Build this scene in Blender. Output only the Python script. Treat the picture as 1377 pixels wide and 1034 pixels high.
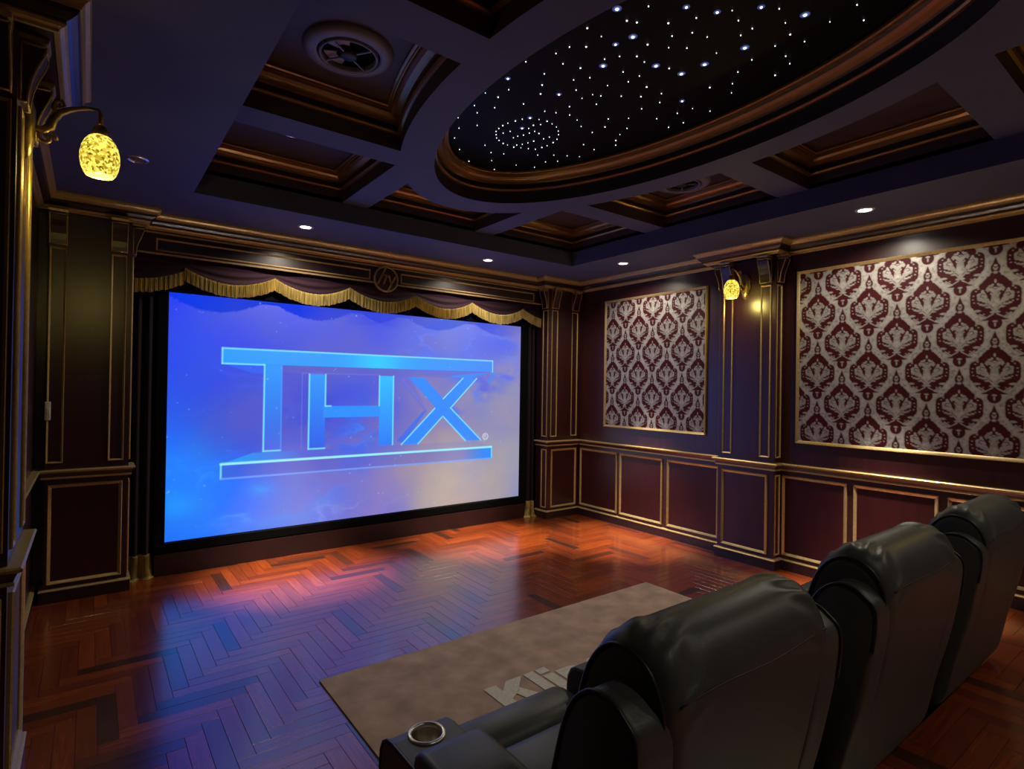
import bpy, bmesh, math, random
import numpy as np
from mathutils import Vector, Matrix
random.seed(7); rng = np.random.default_rng(7)
for o in list(bpy.data.objects): bpy.data.objects.remove(o)
SC = bpy.context.scene
COL = SC.collection
PI = math.pi
# ------------------------------------------------------------------ camera
F_PX, YAW, PITCH, ROLL = 753.77, math.radians(37.073), math.radians(0.359), math.radians(0.873)
Fv = Vector((math.sin(YAW)*math.cos(PITCH), math.cos(YAW)*math.cos(PITCH), math.sin(PITCH)))
R0 = Vector((math.cos(YAW), -math.sin(YAW), 0)); U0 = R0.cross(Fv)
Rv = math.cos(ROLL)*R0 + math.sin(ROLL)*U0; Uv = -math.sin(ROLL)*R0 + math.cos(ROLL)*U0
cd = bpy.data.cameras.new('camera'); cam = bpy.data.objects.new('camera', cd); COL.objects.link(cam)
cd.sensor_fit = 'HORIZONTAL'; cd.sensor_width = 36.0; cd.lens = F_PX/1377*36.0
cd.clip_start = 0.02; cd.clip_end = 60
CAM = Vector((0, 0, 1.5))
cam.matrix_world = Matrix(((Rv.x, Uv.x, -Fv.x, CAM.x), (Rv.y, Uv.y, -Fv.y, CAM.y), (Rv.z, Uv.z, -Fv.z, CAM.z), (0, 0, 0, 1)))
SC.camera = cam
# ------------------------------------------------------------------ world, exposure
w = bpy.data.worlds.new('world'); SC.world = w; w.use_nodes = True
w.node_tree.nodes['Background'].inputs[0].default_value = (0, 0, 0, 1)
w.node_tree.nodes['Background'].inputs[1].default_value = 0
vs = SC.view_settings
vs.view_transform = 'Standard'; vs.look = 'None'; vs.exposure = 0.0; vs.gamma = 1.0; vs.use_curve_mapping = False
SPOT_W = 1150.0            # recessed downlights, main beam
SPILL_W = 47.0
SPOT_COL = (1.0, 0.89, 0.72)
SCONCE_W = 3.6
SCREEN_GAIN = 1.0
# ------------------------------------------------------------------ materials
def s2l(c): return tuple(((x/255)/12.92 if x/255 <= .04045 else ((x/255+.055)/1.055)**2.4) for x in c)
def mat(name, col, rough=.5, metal=0., spec=.5, coat=0., coat_rough=.1, coat_ior=1.5, bump=0., bscale=40., var=0., vscale=6., stretch=None, sheen=0.):
    m = bpy.data.materials.new(name); m.use_nodes = True
    nt = m.node_tree; b = nt.nodes['Principled BSDF']
    b.inputs['Base Color'].default_value = (*col, 1)
    b.inputs['Roughness'].default_value = rough; b.inputs['Metallic'].default_value = metal
    b.inputs['Specular IOR Level'].default_value = spec
    b.inputs['Coat Weight'].default_value = coat; b.inputs['Coat Roughness'].default_value = coat_rough; b.inputs['Coat IOR'].default_value = coat_ior
    if sheen: b.inputs['Sheen Weight'].default_value = sheen
    tc = nt.nodes.new('ShaderNodeTexCoord'); vec = tc.outputs['Object']
    if stretch:
        mp = nt.nodes.new('ShaderNodeMapping'); mp.inputs['Scale'].default_value = stretch
        nt.links.new(vec, mp.inputs['Vector']); vec = mp.outputs['Vector']
    if var:
        n = nt.nodes.new('ShaderNodeTexNoise'); n.inputs['Scale'].default_value = vscale; n.inputs['Detail'].default_value = 5
        nt.links.new(vec, n.inputs['Vector'])
        mr = nt.nodes.new('ShaderNodeMapRange'); mr.inputs['From Min'].default_value = .25; mr.inputs['From Max'].default_value = .75
        mr.inputs['To Min'].default_value = 1-var; mr.inputs['To Max'].default_value = 1+var
        nt.links.new(n.outputs['Fac'], mr.inputs['Value'])
        mx = nt.nodes.new('ShaderNodeVectorMath'); mx.operation = 'SCALE'; mx.inputs[0].default_value = col
        nt.links.new(mr.outputs['Result'], mx.inputs['Scale']); nt.links.new(mx.outputs['Vector'], b.inputs['Base Color'])
    if bump:
        n2 = nt.nodes.new('ShaderNodeTexNoise'); n2.inputs['Scale'].default_value = bscale; n2.inputs['Detail'].default_value = 4
        nt.links.new(vec, n2.inputs['Vector'])
        bp = nt.nodes.new('ShaderNodeBump'); bp.inputs['Strength'].default_value = bump; bp.inputs['Distance'].default_value = .004
        nt.links.new(n2.outputs['Fac'], bp.inputs['Height']); nt.links.new(bp.outputs['Normal'], b.inputs['Normal'])
    return m
def emat(name, col, strength):
    m = bpy.data.materials.new(name); m.use_nodes = True; nt = m.node_tree
    b = nt.nodes['Principled BSDF']; b.inputs['Base Color'].default_value = (*[min(1, c) for c in col], 1)
    b.inputs['Emission Color'].default_value = (*col, 1); b.inputs['Emission Strength'].default_value = strength
    return m
M = {}
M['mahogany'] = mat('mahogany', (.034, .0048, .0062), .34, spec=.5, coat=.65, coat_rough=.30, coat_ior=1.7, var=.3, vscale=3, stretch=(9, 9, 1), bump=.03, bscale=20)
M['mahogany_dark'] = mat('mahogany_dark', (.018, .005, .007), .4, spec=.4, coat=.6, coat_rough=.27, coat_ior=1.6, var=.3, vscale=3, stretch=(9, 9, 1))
M['panel'] = mat('panel', (.034, .0035, .0045), .36, spec=.45, coat=.25, coat_rough=.3, coat_ior=1.6, var=.25, vscale=3, stretch=(9, 9, 1))
M['gold'] = mat('gold', (.50, .365, .155), .36, metal=.45, spec=.5, var=.18, vscale=60)
M['gold_dim'] = mat('gold_dim', (.38, .26, .115), .42, metal=.3, spec=.5, var=.18, vscale=60)
M['bronze'] = mat('bronze', (.32, .175, .06), .30, metal=.6, spec=.6, var=.06, vscale=30)
M['antique'] = mat('antique', (.42, .30, .12), .32, metal=.8, var=.35, vscale=45, bump=.2, bscale=60)
M['ceil'] = mat('ceiling_paint', (.078, .088, .178), .62, spec=.3, var=.06, vscale=3)
M['coffer'] = mat('coffer_paint', (.065, .045, .052), .5, spec=.35, var=.08, vscale=4)
M['coffer_dark'] = mat('coffer_dark', (.032, .022, .024), .5, spec=.3)
M['star_black'] = mat('star_black', (.0012, .0012, .004), .6, spec=.12, var=.3, vscale=4)
M['black'] = mat('velvet_black', (.0025, .0025, .003), .9, spec=.08)
M['plinth'] = mat('plinth', (.03, .008, .008), .5, spec=.3, var=.2, vscale=6)
M['curtain'] = mat('curtain', (.012, .006, .011), .85, spec=.15, sheen=.08, bump=.1, bscale=200)
M['swag'] = mat('swag_velvet', (.026, .006, .017), .75, spec=.2, sheen=.15)
M['fringe'] = mat('fringe_yarn', (.46, .345, .11), .6, metal=.1, spec=.3, var=.75, vscale=1.5, stretch=(60, 60, 3), bump=.6, bscale=4)
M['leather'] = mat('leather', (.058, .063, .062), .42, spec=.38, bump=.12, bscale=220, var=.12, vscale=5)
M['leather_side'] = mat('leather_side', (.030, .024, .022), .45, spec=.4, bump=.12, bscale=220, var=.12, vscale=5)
M['piping'] = mat('piping', (.016, .017, .018), .4, spec=.5)
M['steel'] = mat('steel', (.66, .63, .56), .30, metal=1.0, var=.05, vscale=30)
M['plastic_black'] = mat('plastic_black', (.01, .01, .01), .5)
M['rug'] = mat('rug', (.40, .275, .20), .95, spec=.1, var=.30, vscale=7, bump=.7, bscale=260, sheen=.2)
M['rug_letter'] = mat('rug_letter', (.60, .57, .48), .95, spec=.1, var=.12, vscale=60, bump=.6, bscale=260)
M['vent_white'] = mat('vent_white', (.20, .20, .26), .4, spec=.4)
M['vent_petal'] = mat('vent_petal', (.36, .27, .27), .45)
M['white_plastic'] = mat('white_plastic', (.6, .6, .6), .4)
M['chrome'] = mat('chrome', (.7, .7, .75), .2, metal=.9)
M['lens'] = emat('downlight_lens', (1.0, .95, .86), 14.0)
M['bulb'] = emat('bulb', (1.0, .86, .38), 10.0)
M['star'] = emat('star_white', (.86, .90, 1.0), 2.6)
M['star_halo'] = emat('star_halo', (.10, .16, .55), .22)  # blue emission imitating the soft glow around bright stars
M['star_halo2'] = emat('star_halo_blue', (.2, .34, .9), .5)

def mosaic():
    m = bpy.data.materials.new('mosaic_glass'); m.use_nodes = True; nt = m.node_tree; b = nt.nodes['Principled BSDF']
    tc = nt.nodes.new('ShaderNodeTexCoord')
    v = nt.nodes.new('ShaderNodeTexVoronoi'); v.inputs['Scale'].default_value = 120
    nt.links.new(tc.outputs['Object'], v.inputs['Vector'])
    sx = nt.nodes.new('ShaderNodeSeparateColor'); nt.links.new(v.outputs['Color'], sx.inputs[0])
    cr = nt.nodes.new('ShaderNodeValToRGB'); e = cr.color_ramp.elements
    e[0].position = .0; e[0].color = (.16, .07, .004, 1); e[1].position = .85; e[1].color = (1.5, 1.25, .20, 1)
    e2 = cr.color_ramp.elements.new(.35); e2.color = (.66, .47, .03, 1)
    nt.links.new(sx.outputs[0], cr.inputs[0])
    b.inputs['Base Color'].default_value = (.5, .35, .08, 1); b.inputs['Roughness'].default_value = .2
    nt.links.new(cr.outputs[0], b.inputs['Emission Color']); b.inputs['Emission Strength'].default_value = 1.0
    return m
M['mosaic'] = mosaic()

def plank_mat():
    m = bpy.data.materials.new('parquet'); m.use_nodes = True; nt = m.node_tree; b = nt.nodes['Principled BSDF']; L = nt.links.new
    oi = nt.nodes.new('ShaderNodeObjectInfo'); at = nt.nodes.new('ShaderNodeAttribute'); at.attribute_name = 'tone'
    ad = nt.nodes.new('ShaderNodeMath'); ad.operation = 'ADD'; L(oi.outputs['Random'], ad.inputs[0]); L(at.outputs['Fac'], ad.inputs[1])
    fr = nt.nodes.new('ShaderNodeMath'); fr.operation = 'FRACT'; L(ad.outputs[0], fr.inputs[0])
    cr = nt.nodes.new('ShaderNodeValToRGB'); e = cr.color_ramp.elements
    e[0].position = 0; e[0].color = (.06, .013, .006, 1); e[1].position = 1; e[1].color = (.28, .050, .006, 1)
    for p, c in ((.06, (.06, .017, .007, 1)), (.10, (.155, .025, .005, 1)), (.5, (.205, .034, .005, 1)), (.8, (.245, .040, .0055, 1))):
        x = e.new(p); x.color = c
    L(fr.outputs[0], cr.inputs[0])
    uv = nt.nodes.new('ShaderNodeUVMap'); mp = nt.nodes.new('ShaderNodeMapping'); mp.inputs['Scale'].default_value = (3.5, 60, 1)
    cmb = nt.nodes.new('ShaderNodeCombineXYZ'); ml = nt.nodes.new('ShaderNodeMath'); ml.operation = 'MULTIPLY'; ml.inputs[1].default_value = 37
    L(fr.outputs[0], ml.inputs[0]); L(ml.outputs[0], cmb.inputs[0]); L(ml.outputs[0], cmb.inputs[2])
    av = nt.nodes.new('ShaderNodeVectorMath'); av.operation = 'ADD'; L(uv.outputs[0], mp.inputs[0]); L(mp.outputs[0], av.inputs[0]); L(cmb.outputs[0], av.inputs[1])
    n = nt.nodes.new('ShaderNodeTexNoise'); n.inputs['Scale'].default_value = 1.3; n.inputs['Detail'].default_value = 6; n.inputs['Distortion'].default_value = .8
    L(av.outputs[0], n.inputs['Vector'])
    mr = nt.nodes.new('ShaderNodeMapRange'); mr.inputs['From Min'].default_value = .3; mr.inputs['From Max'].default_value = .7
    mr.inputs['To Min'].default_value = .62; mr.inputs['To Max'].default_value = 1.22; L(n.outputs['Fac'], mr.inputs['Value'])
    sc = nt.nodes.new('ShaderNodeVectorMath'); sc.operation = 'SCALE'; L(cr.outputs[0], sc.inputs[0]); L(mr.outputs[0], sc.inputs['Scale'])
    L(sc.outputs[0], b.inputs['Base Color'])
    r = nt.nodes.new('ShaderNodeMapRange'); r.inputs['To Min'].default_value = .15; r.inputs['To Max'].default_value = .24; L(n.outputs['Fac'], r.inputs['Value'])
    L(r.outputs[0], b.inputs['Roughness'])
    b.inputs['Specular IOR Level'].default_value = .15; b.inputs['Coat Weight'].default_value = 1.0; b.inputs['Coat IOR'].default_value = 2.05; b.inputs['Coat Roughness'].default_value = .225
    bp = nt.nodes.new('ShaderNodeBump'); bp.inputs['Strength'].default_value = .03; bp.inputs['Distance'].default_value = .002
    L(n.outputs['Fac'], bp.inputs['Height']); L(bp.outputs[0], b.inputs['Normal'])
    return m
M['plank'] = plank_mat()
M['subfloor'] = mat('subfloor', (.03, .010, .006), .8)

def damask_mat():
    m = bpy.data.materials.new('damask'); m.use_nodes = True; nt = m.node_tree; b = nt.nodes['Principled BSDF']; L = nt.links.new
    at = nt.nodes.new('ShaderNodeAttribute'); at.attribute_name = 'pattern'
    L(at.outputs['Color'], b.inputs['Base Color']); b.inputs['Specular IOR Level'].default_value = .2
    mr = nt.nodes.new('ShaderNodeMapRange'); mr.inputs['To Min'].default_value = .62; mr.inputs['To Max'].default_value = .42
    L(at.outputs['Alpha'], mr.inputs['Value']); L(mr.outputs[0], b.inputs['Roughness'])
    mt = nt.nodes.new('ShaderNodeMath'); mt.operation = 'MULTIPLY'; mt.inputs[1].default_value = .25; L(at.outputs['Alpha'], mt.inputs[0]); L(mt.outputs[0], b.inputs['Metallic'])
    bp = nt.nodes.new('ShaderNodeBump'); bp.inputs['Strength'].default_value = .4; bp.inputs['Distance'].default_value = .002
    L(at.outputs['Alpha'], bp.inputs['Height']); L(bp.outputs[0], b.inputs['Normal'])
    return m
M['damask'] = damask_mat()
def screen_mat():
    m = bpy.data.materials.new('projected_picture'); m.use_nodes = True; nt = m.node_tree; b = nt.nodes['Principled BSDF']; L = nt.links.new
    at = nt.nodes.new('ShaderNodeAttribute'); at.attribute_name = 'picture'
    b.inputs['Base Color'].default_value = (.105, .105, .11, 1); b.inputs['Roughness'].default_value = .9; b.inputs['Specular IOR Level'].default_value = .1
    L(at.outputs['Color'], b.inputs['Emission Color']); b.inputs['Emission Strength'].default_value = SCREEN_GAIN
    return m
M['screen'] = screen_mat()

# ------------------------------------------------------------------ mesh helpers
class MB:
    def __init__(s): s.v = []; s.f = []; s.sm = []
    def add(s, vs_, fs_, smooth=False):
        b = len(s.v); s.v += [tuple(p) for p in vs_]
        for f in fs_: s.f.append(tuple(i+b for i in f)); s.sm.append(smooth)
        return s
    def box(s, x0, x1, y0, y1, z0, z1):
        v = [(x, y, z) for z in (z0, z1) for y in (y0, y1) for x in (x0, x1)]
        return s.add(v, [(0, 2, 3, 1), (4, 5, 7, 6), (0, 1, 5, 4), (2, 6, 7, 3), (0, 4, 6, 2), (1, 3, 7, 5)])
    def bevbox(s, x0, x1, y0, y1, z0, z1, r):
        bm = bmesh.new(); bmesh.ops.create_cube(bm, size=1)
        for v in bm.verts: v.co = Vector((x0+(v.co.x+.5)*(x1-x0), y0+(v.co.y+.5)*(y1-y0), z0+(v.co.z+.5)*(z1-z0)))
        bmesh.ops.bevel(bm, geom=list(bm.edges)+list(bm.verts), offset=r, segments=3, profile=.5, affect='EDGES')
        return s.bm(bm, True)
    def bm(s, bm, smooth=False):
        bm.verts.index_update(); s.add([v.co for v in bm.verts], [[v.index for v in f.verts] for f in bm.faces], smooth); bm.free(); return s
    def loft(s, loops, closed=True, caps=False, smooth=False):
        n = len(loops[0]); v = [p for l in loops for p in l]; f = []
        for a in range(len(loops)-1):
            for i in range(n if closed else n-1):
                j = (i+1) % n
                f.append((a*n+i, a*n+j, (a+1)*n+j, (a+1)*n+i))
        if caps: f.append(tuple(range(n))[::-1]); f.append(tuple((len(loops)-1)*n+i for i in range(n)))
        return s.add(v, f, smooth)
    def tube(s, pts, r, n=8, closed=False, smooth=True):
        pts = [Vector(p) for p in pts]; k = len(pts); loops = []
        rs = r if isinstance(r, (list, tuple)) else [r]*k
        up = None
        for i, p in enumerate(pts):
            a = pts[(i-1) % k] if (closed or i > 0) else p; c = pts[(i+1) % k] if (closed or i < k-1) else p
            t = (c-a).normalized()
            if up is None:
                up = t.cross(Vector((0, 0, 1)));
                if up.length < .1: up = t.cross(Vector((1, 0, 0)))
                up.normalize()
            else:
                up = (up - t*up.dot(t)); up.normalize()
            bn = t.cross(up)
            loops.append([p + (up*math.cos(2*PI*j/n) + bn*math.sin(2*PI*j/n))*rs[i] for j in range(n)])
        if closed: loops.append(loops[0])
        return s.loft(loops, True, not closed, smooth)
    def lathe(s, prof, c, n=32, axis='z', smooth=True, caps=False):
        loops = []
        for r, h in prof:
            l = []
            for j in range(n):
                a = 2*PI*j/n; x, y = r*math.cos(a), r*math.sin(a)
                l.append((c[0]+x, c[1]+y, c[2]+h) if axis == 'z' else (c[0]+h, c[1]+x, c[2]+y))
            loops.append(l)
        return s.loft(loops, True, caps, smooth)
    def prism(s, poly, fn, h0, h1):
        a = [fn(u, v, h0) for u, v in poly]; b = [fn(u, v, h1) for u, v in poly]; n = len(poly)
        return s.add(a+b, [tuple(range(n))[::-1], tuple(range(n, 2*n))]+[(i, (i+1) % n, n+(i+1) % n, n+i) for i in range(n)])
    def build(s, name, m, parent=None, normals=True, sub=0):
        me = bpy.data.meshes.new(name); me.from_pydata([tuple(p) for p in s.v], [], s.f); me.update()
        me.polygons.foreach_set('use_smooth', s.sm)
        if normals:
            b = bmesh.new(); b.from_mesh(me); bmesh.ops.recalc_face_normals(b, faces=b.faces); b.to_mesh(me); b.free()
        o = bpy.data.objects.new(name, me); COL.objects.link(o)
        if isinstance(m, str): m = M[m]
        me.materials.append(m)
        if parent is not None: par(o, parent)
        if sub:
            md = o.modifiers.new('sub', 'SUBSURF'); md.levels = sub; md.render_levels = sub
        return o
WORLD = {}
def par(o, p):
    o.parent = p
    q = p; loc = Vector((0, 0, 0))
    while q is not None: loc += q.location if q.type == 'EMPTY' else Vector((0, 0, 0)); q = q.parent
    o.matrix_parent_inverse = Matrix.Translation(-loc) if p.type == 'EMPTY' else Matrix.Identity(4)
def tag(o, label=None, cat=None, group=None, kind=None):
    if label: o['label'] = label
    if cat: o['category'] = cat
    if group: o['group'] = group
    if kind: o['kind'] = kind
    return o
def thing(name, label, cat, loc=(0, 0, 0), group=None):
    o = bpy.data.objects.new(name, None); COL.objects.link(o); o.location = loc; o.empty_display_size = .1
    return tag(o, label, cat, group)
def copy_tree(o, parent=None):
    c = o.copy(); COL.objects.link(c)
    if parent is not None:
        mi = o.matrix_parent_inverse.copy(); c.parent = parent; c.matrix_parent_inverse = mi
    for ch in list(o.children): copy_tree(ch, c)
    return c
# wall-plane maps: (u along wall, v up, h out of the wall)
def pl_right(x): return lambda u, v, h: (x-h, u, v)
def pl_left(x): return lambda u, v, h: (x+h, u, v)
def pl_front(y): return lambda u, v, h: (u, y-h, v)
def pl_side(y, s): return lambda u, v, h: (u, y+s*h, v)      # faces +-y
def pl_sidex(x, s): return lambda u, v, h: (x+s*h, u, v)     # faces +-x
def frame(mb, fn, u0, u1, v0, v1, wd=.02, ht=.012, base=0.):
    prof = [(0, 0), (0, .6*ht), (.2*wd, ht), (.5*wd, .8*ht), (.8*wd, .55*ht), (wd, .35*ht), (wd, 0)]
    loops = []
    for d, h in prof:
        loops.append([fn(u0+d, v0+d, base+h), fn(u1-d, v0+d, base+h), fn(u1-d, v1-d, base+h), fn(u0+d, v1-d, base+h)])
    return mb.loft(loops)
def offset_path(pts, d, closed=False):
    out = []; n = len(pts)
    for i, p in enumerate(pts):
        p = Vector(p)
        def nrm(a, b):
            t = (Vector(b)-Vector(a)).normalized(); return Vector((-t.y, t.x))
        if i == 0 and not closed: m = nrm(pts[0], pts[1])*d
        elif i == n-1 and not closed: m = nrm(pts[-2], pts[-1])*d
        else:
            a = nrm(pts[i-1], pts[i]); b = nrm(pts[i], pts[(i+1) % n]); m = (a+b)*(d/(1+a.dot(b)))
        out.append(p+m)
    return out
def run(name, path, prof, m, i0=0, i1=None, parent=None):
    i1 = len(path)-1 if i1 is None else i1
    loops = [[(q.x, q.y, z) for q in offset_path(path, d)[i0:i1+1]] for d, z in prof]
    mb = MB(); mb.loft(loops + [loops[0]], closed=False)
    n = len(loops[0])
    return mb.build(name, m, parent)

# ------------------------------------------------------------------ room dimensions
XL, XR, YF, YB = -.29, 4.72, 5.03, -1.05
ZS, ZB, ZC = 2.77, 2.914, 3.13            # soffit, beam underside, coffer top
PX = 4.61                                  # pilaster face, right wall
PLX = -.20                                 # pilaster face, left wall
PY0, PY1 = 2.43, 2.955
YP = 4.90                                  # front pilaster face
SX0, SX1, SY0, SY1 = .54, 3.98, -.295, 4.265
EX, EY = 2.26, 1.985

def struct(o): o['kind'] = 'structure'; return o
# ------------------------------------------------------------------ floor
floor = struct(MB().box(XL-.1, XR+.1, YB-.1, 5.3, -.12, -.010).build('floor', 'subfloor'))
PW, PLEN, N = .0735, .441, 6
def plank_mesh(name, x0, x1, y0, y1, horiz, joint=.0006, tone=None):
    g = joint; c = .0007
    L0 = [(x0+g, y0+g), (x1-g, y0+g), (x1-g, y1-g), (x0+g, y1-g)]
    L1 = [(x0+g+c, y0+g+c), (x1-g-c, y0+g+c), (x1-g-c, y1-g-c), (x0+g+c, y1-g-c)]
    v = [(x, y, -.0105) for x, y in L0]+[(x, y, -.0010) for x, y in L0]+[(x, y, 0) for x, y in L1]
    f = [(0, 1, 5, 4), (1, 2, 6, 5), (2, 3, 7, 6), (3, 0, 4, 7), (4, 5, 9, 8), (5, 6, 10, 9), (6, 7, 11, 10), (7, 4, 8, 11), (8, 9, 10, 11)]
    return v, f
def set_uv(me, horiz_list):
    uv = me.uv_layers.new(name='UVMap'); k = 0
    co = [v.co for v in me.vertices]
    for p in me.polygons:
        h = horiz_list[k//9] if len(horiz_list) > 1 else horiz_list[0]; k += 1
        for li in p.loop_indices:
            c = co[me.loops[li].vertex_index]; uv.data[li].uv = (c.x, c.y) if h else (c.y, c.x)
def herring(x0, x1, y0, y1):
    ox, oy = .715, 4.34; out = []
    a0, a1 = int((x0-ox)/PW)-8, int((x1-ox)/PW)+8; b0, b1 = int((y0-oy)/PW)-8, int((y1-oy)/PW)+8
    for a in range(a0, a1):
        for b in range(b0, b1):
            for horiz in (True, False):
                if horiz and (a-b) % (2*N) != 0: continue
                if not horiz and (b-a-1) % (2*N) != 0: continue
                p = [ox+a*PW, ox+(a+(N if horiz else 1))*PW, oy+b*PW, oy+(b+(1 if horiz else N))*PW]
                q = [max(p[0], x0), min(p[1], x1), max(p[2], y0), min(p[3], y1)]
                if q[1]-q[0] < .006 or q[3]-q[2] < .006: continue
                out.append((q, horiz, p == q))
    return out
def project(p):
    d = Vector(p)-CAM; z = d.dot(Fv)
    return None if z < .05 else (688.5+F_PX*d.dot(Rv)/z, 517-F_PX*d.dot(Uv)/z, z)
def lay_planks(parent, x0, x1, y0, y1, z, visible, limit):
    full = {}
    items = herring(x0, x1, y0, y1); near = []; rest = []
    for q, h, isfull in items:
        c = ((q[0]+q[1])/2, (q[2]+q[3])/2, z); s = project(c)
        ok = s is not None and -30 < s[0] < 1400 and s[1] < 1060 and visible(c[0], c[1])
        (near if ok else rest).append(((Vector(c)-CAM).length if s else 9, q, h, isfull))
    near.sort(key=lambda t: t[0]); rest += near[limit:]; near = near[:limit]
    for _, q, h, isfull in near:
        cx, cy = (q[0]+q[1])/2, (q[2]+q[3])/2
        key = h if isfull else None
        if key is None or key not in full:
            v, f = plank_mesh('plank', q[0]-cx, q[1]-cx, q[2]-cy, q[3]-cy, h)
            me = bpy.data.meshes.new('plank'); me.from_pydata(v, [], f); set_uv(me, [h]); me.materials.append(M['plank'])
            if key is not None: full[key] = me
        else: me = full[key]
        o = bpy.data.objects.new('plank', me); COL.objects.link(o)
        o.location = (cx, cy, z + random.uniform(-.0004, .0003)); o.rotation_euler = (random.gauss(0, .0016), random.gauss(0, .0016), 0)
        par(o, parent)
    V = []; Fc = []; hs = []; tones = []
    for _, q, h, _f in rest:
        v, f = plank_mesh('', *q, h); b = len(V); dz = random.uniform(-.0004, .0003); tx, ty = random.gauss(0, .0016), random.gauss(0, .0016)
        cx, cy = (q[0]+q[1])/2, (q[2]+q[3])/2
        V += [(x, y, zz+z+dz+tx*(x-cx)+ty*(y-cy)) for x, y, zz in v]; Fc += [tuple(i+b for i in t) for t in f]; hs.append(h); tones += [random.random()]*9
    if V:
        me = bpy.data.meshes.new('planks'); me.from_pydata(V, [], Fc); set_uv(me, hs); me.materials.append(M['plank'])
        at = me.attributes.new('tone', 'FLOAT', 'FACE'); at.data.foreach_set('value', tones)
        o = bpy.data.objects.new('planks', me); COL.objects.link(o); par(o, parent); o['kind'] = 'stuff'
lay_planks(floor, XL, XR, .9, 5.1, 0, lambda x, y: not (1.0 < x < 3.45 and 1.0 < y < 2.80) and y > 1.35, 300)
# ------------------------------------------------------------------ walls (boxes)
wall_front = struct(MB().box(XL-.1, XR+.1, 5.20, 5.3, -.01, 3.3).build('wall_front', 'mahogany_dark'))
wall_right = struct(MB().box(XR, XR+.1, YB-.1, 5.3, -.01, 3.3).build('wall_right', 'mahogany'))
wall_left = struct(MB().box(XL-.1, XL, YB-.1, 5.3, -.01, 3.3).build('wall_left', 'mahogany'))
wall_back = struct(MB().box(XL-.1, XR+.1, YB-.1, YB, -.01, 3.3).build('wall_back', 'mahogany'))
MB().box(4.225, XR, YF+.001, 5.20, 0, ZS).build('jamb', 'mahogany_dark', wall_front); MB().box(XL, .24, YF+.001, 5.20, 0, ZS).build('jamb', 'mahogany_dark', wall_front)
# frieze over the screen, a part of the front wall
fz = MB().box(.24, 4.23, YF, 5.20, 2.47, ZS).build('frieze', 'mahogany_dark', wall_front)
g = MB(); fr = pl_front(YF)
frame(g, fr, .39, 2.105, 2.50, 2.60, .014, .010); frame(g, fr, 2.415, 4.10, 2.50, 2.60, .014, .010)
g.build('gold_frame', 'gold_dim', fz)
g = MB()
for z in (2.474, 2.632): g.loft([[fr(.24, z, 0), fr(4.23, z, 0)], [fr(.24, z, .010), fr(4.23, z, .010)], [fr(.24, z+.012, .012), fr(4.23, z+.012, .012)], [fr(.24, z+.016, 0), fr(4.23, z+.016, 0)]], closed=False)
g.build('gold_bead', 'gold_dim', fz)
# ------------------------------------------------------------------ ceiling
ceiling = struct(MB().box(XL-.1, XR+.1, YB-.1, 5.3, 3.2, 3.3).build('ceiling', 'coffer'))
so = MB()
so.box(XL, XR, SY1, 5.20, ZS, ZB+.03); so.box(XL, XR, YB, SY0, ZS, ZB+.03)
so.box(XL, SX0, SY0, SY1, ZS, ZB+.03); so.box(SX1, XR, SY0, SY1, ZS, ZB+.03)
so.build('soffit', 'ceil', ceiling)
colx = [(SX0, 1.543), (1.753, 2.767), (2.977, SX1)]
rowy = [(3.315, SY1), (2.095, 3.10), (.87, 1.875), (SY0, .655)]
AO, BO = .985, 1.84
def ell(a, b, n=96): return [(EX+a*math.cos(2*PI*i/n), EY+b*math.sin(2*PI*i/n)) for i in range(n)]
def outline(x0, x1, y0, y1, d, kind):
    x0 += d; x1 -= d; y0 += d; y1 -= d; a, b = AO+d, BO+d; n = 22
    ex = lambda y: a*math.sqrt(max(0, 1-((y-EY)/b)**2)); ey = lambda x: b*math.sqrt(max(0, 1-((x-EX)/a)**2))
    if kind == 'L': return [(x0, y0)]+[(EX-ex(y0+(y1-y0)*i/n), y0+(y1-y0)*i/n) for i in range(n+1)]+[(x0, y1)]
    if kind == 'R': return [(x1, y1)]+[(EX+ex(y1+(y0-y1)*i/n), y1+(y0-y1)*i/n) for i in range(n+1)]+[(x1, y0)]
    if kind == 'T': return [(x1, y1), (x0, y1)]+[(x0+(x1-x0)*i/n, EY+ey(x0+(x1-x0)*i/n)) for i in range(n+1)]
    if kind == 'B': return [(x0, y0), (x1, y0)]+[(x1+(x0-x1)*i/n, EY-ey(x1+(x0-x1)*i/n)) for i in range(n+1)]
    return [(x0, y0), (x1, y0), (x1, y1), (x0, y1)]
coffers = []
for ri, (y0, y1) in enumerate(rowy):
    for ci, (x0, x1) in enumerate(colx):
        if ci == 1 and ri in (1, 2): continue
        kind = ''
        if ri in (1, 2): kind = 'L' if ci == 0 else 'R'
        elif ci == 1: kind = 'T' if ri == 0 else 'B'
        coffers.append((x0, x1, y0, y1, kind))
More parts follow.
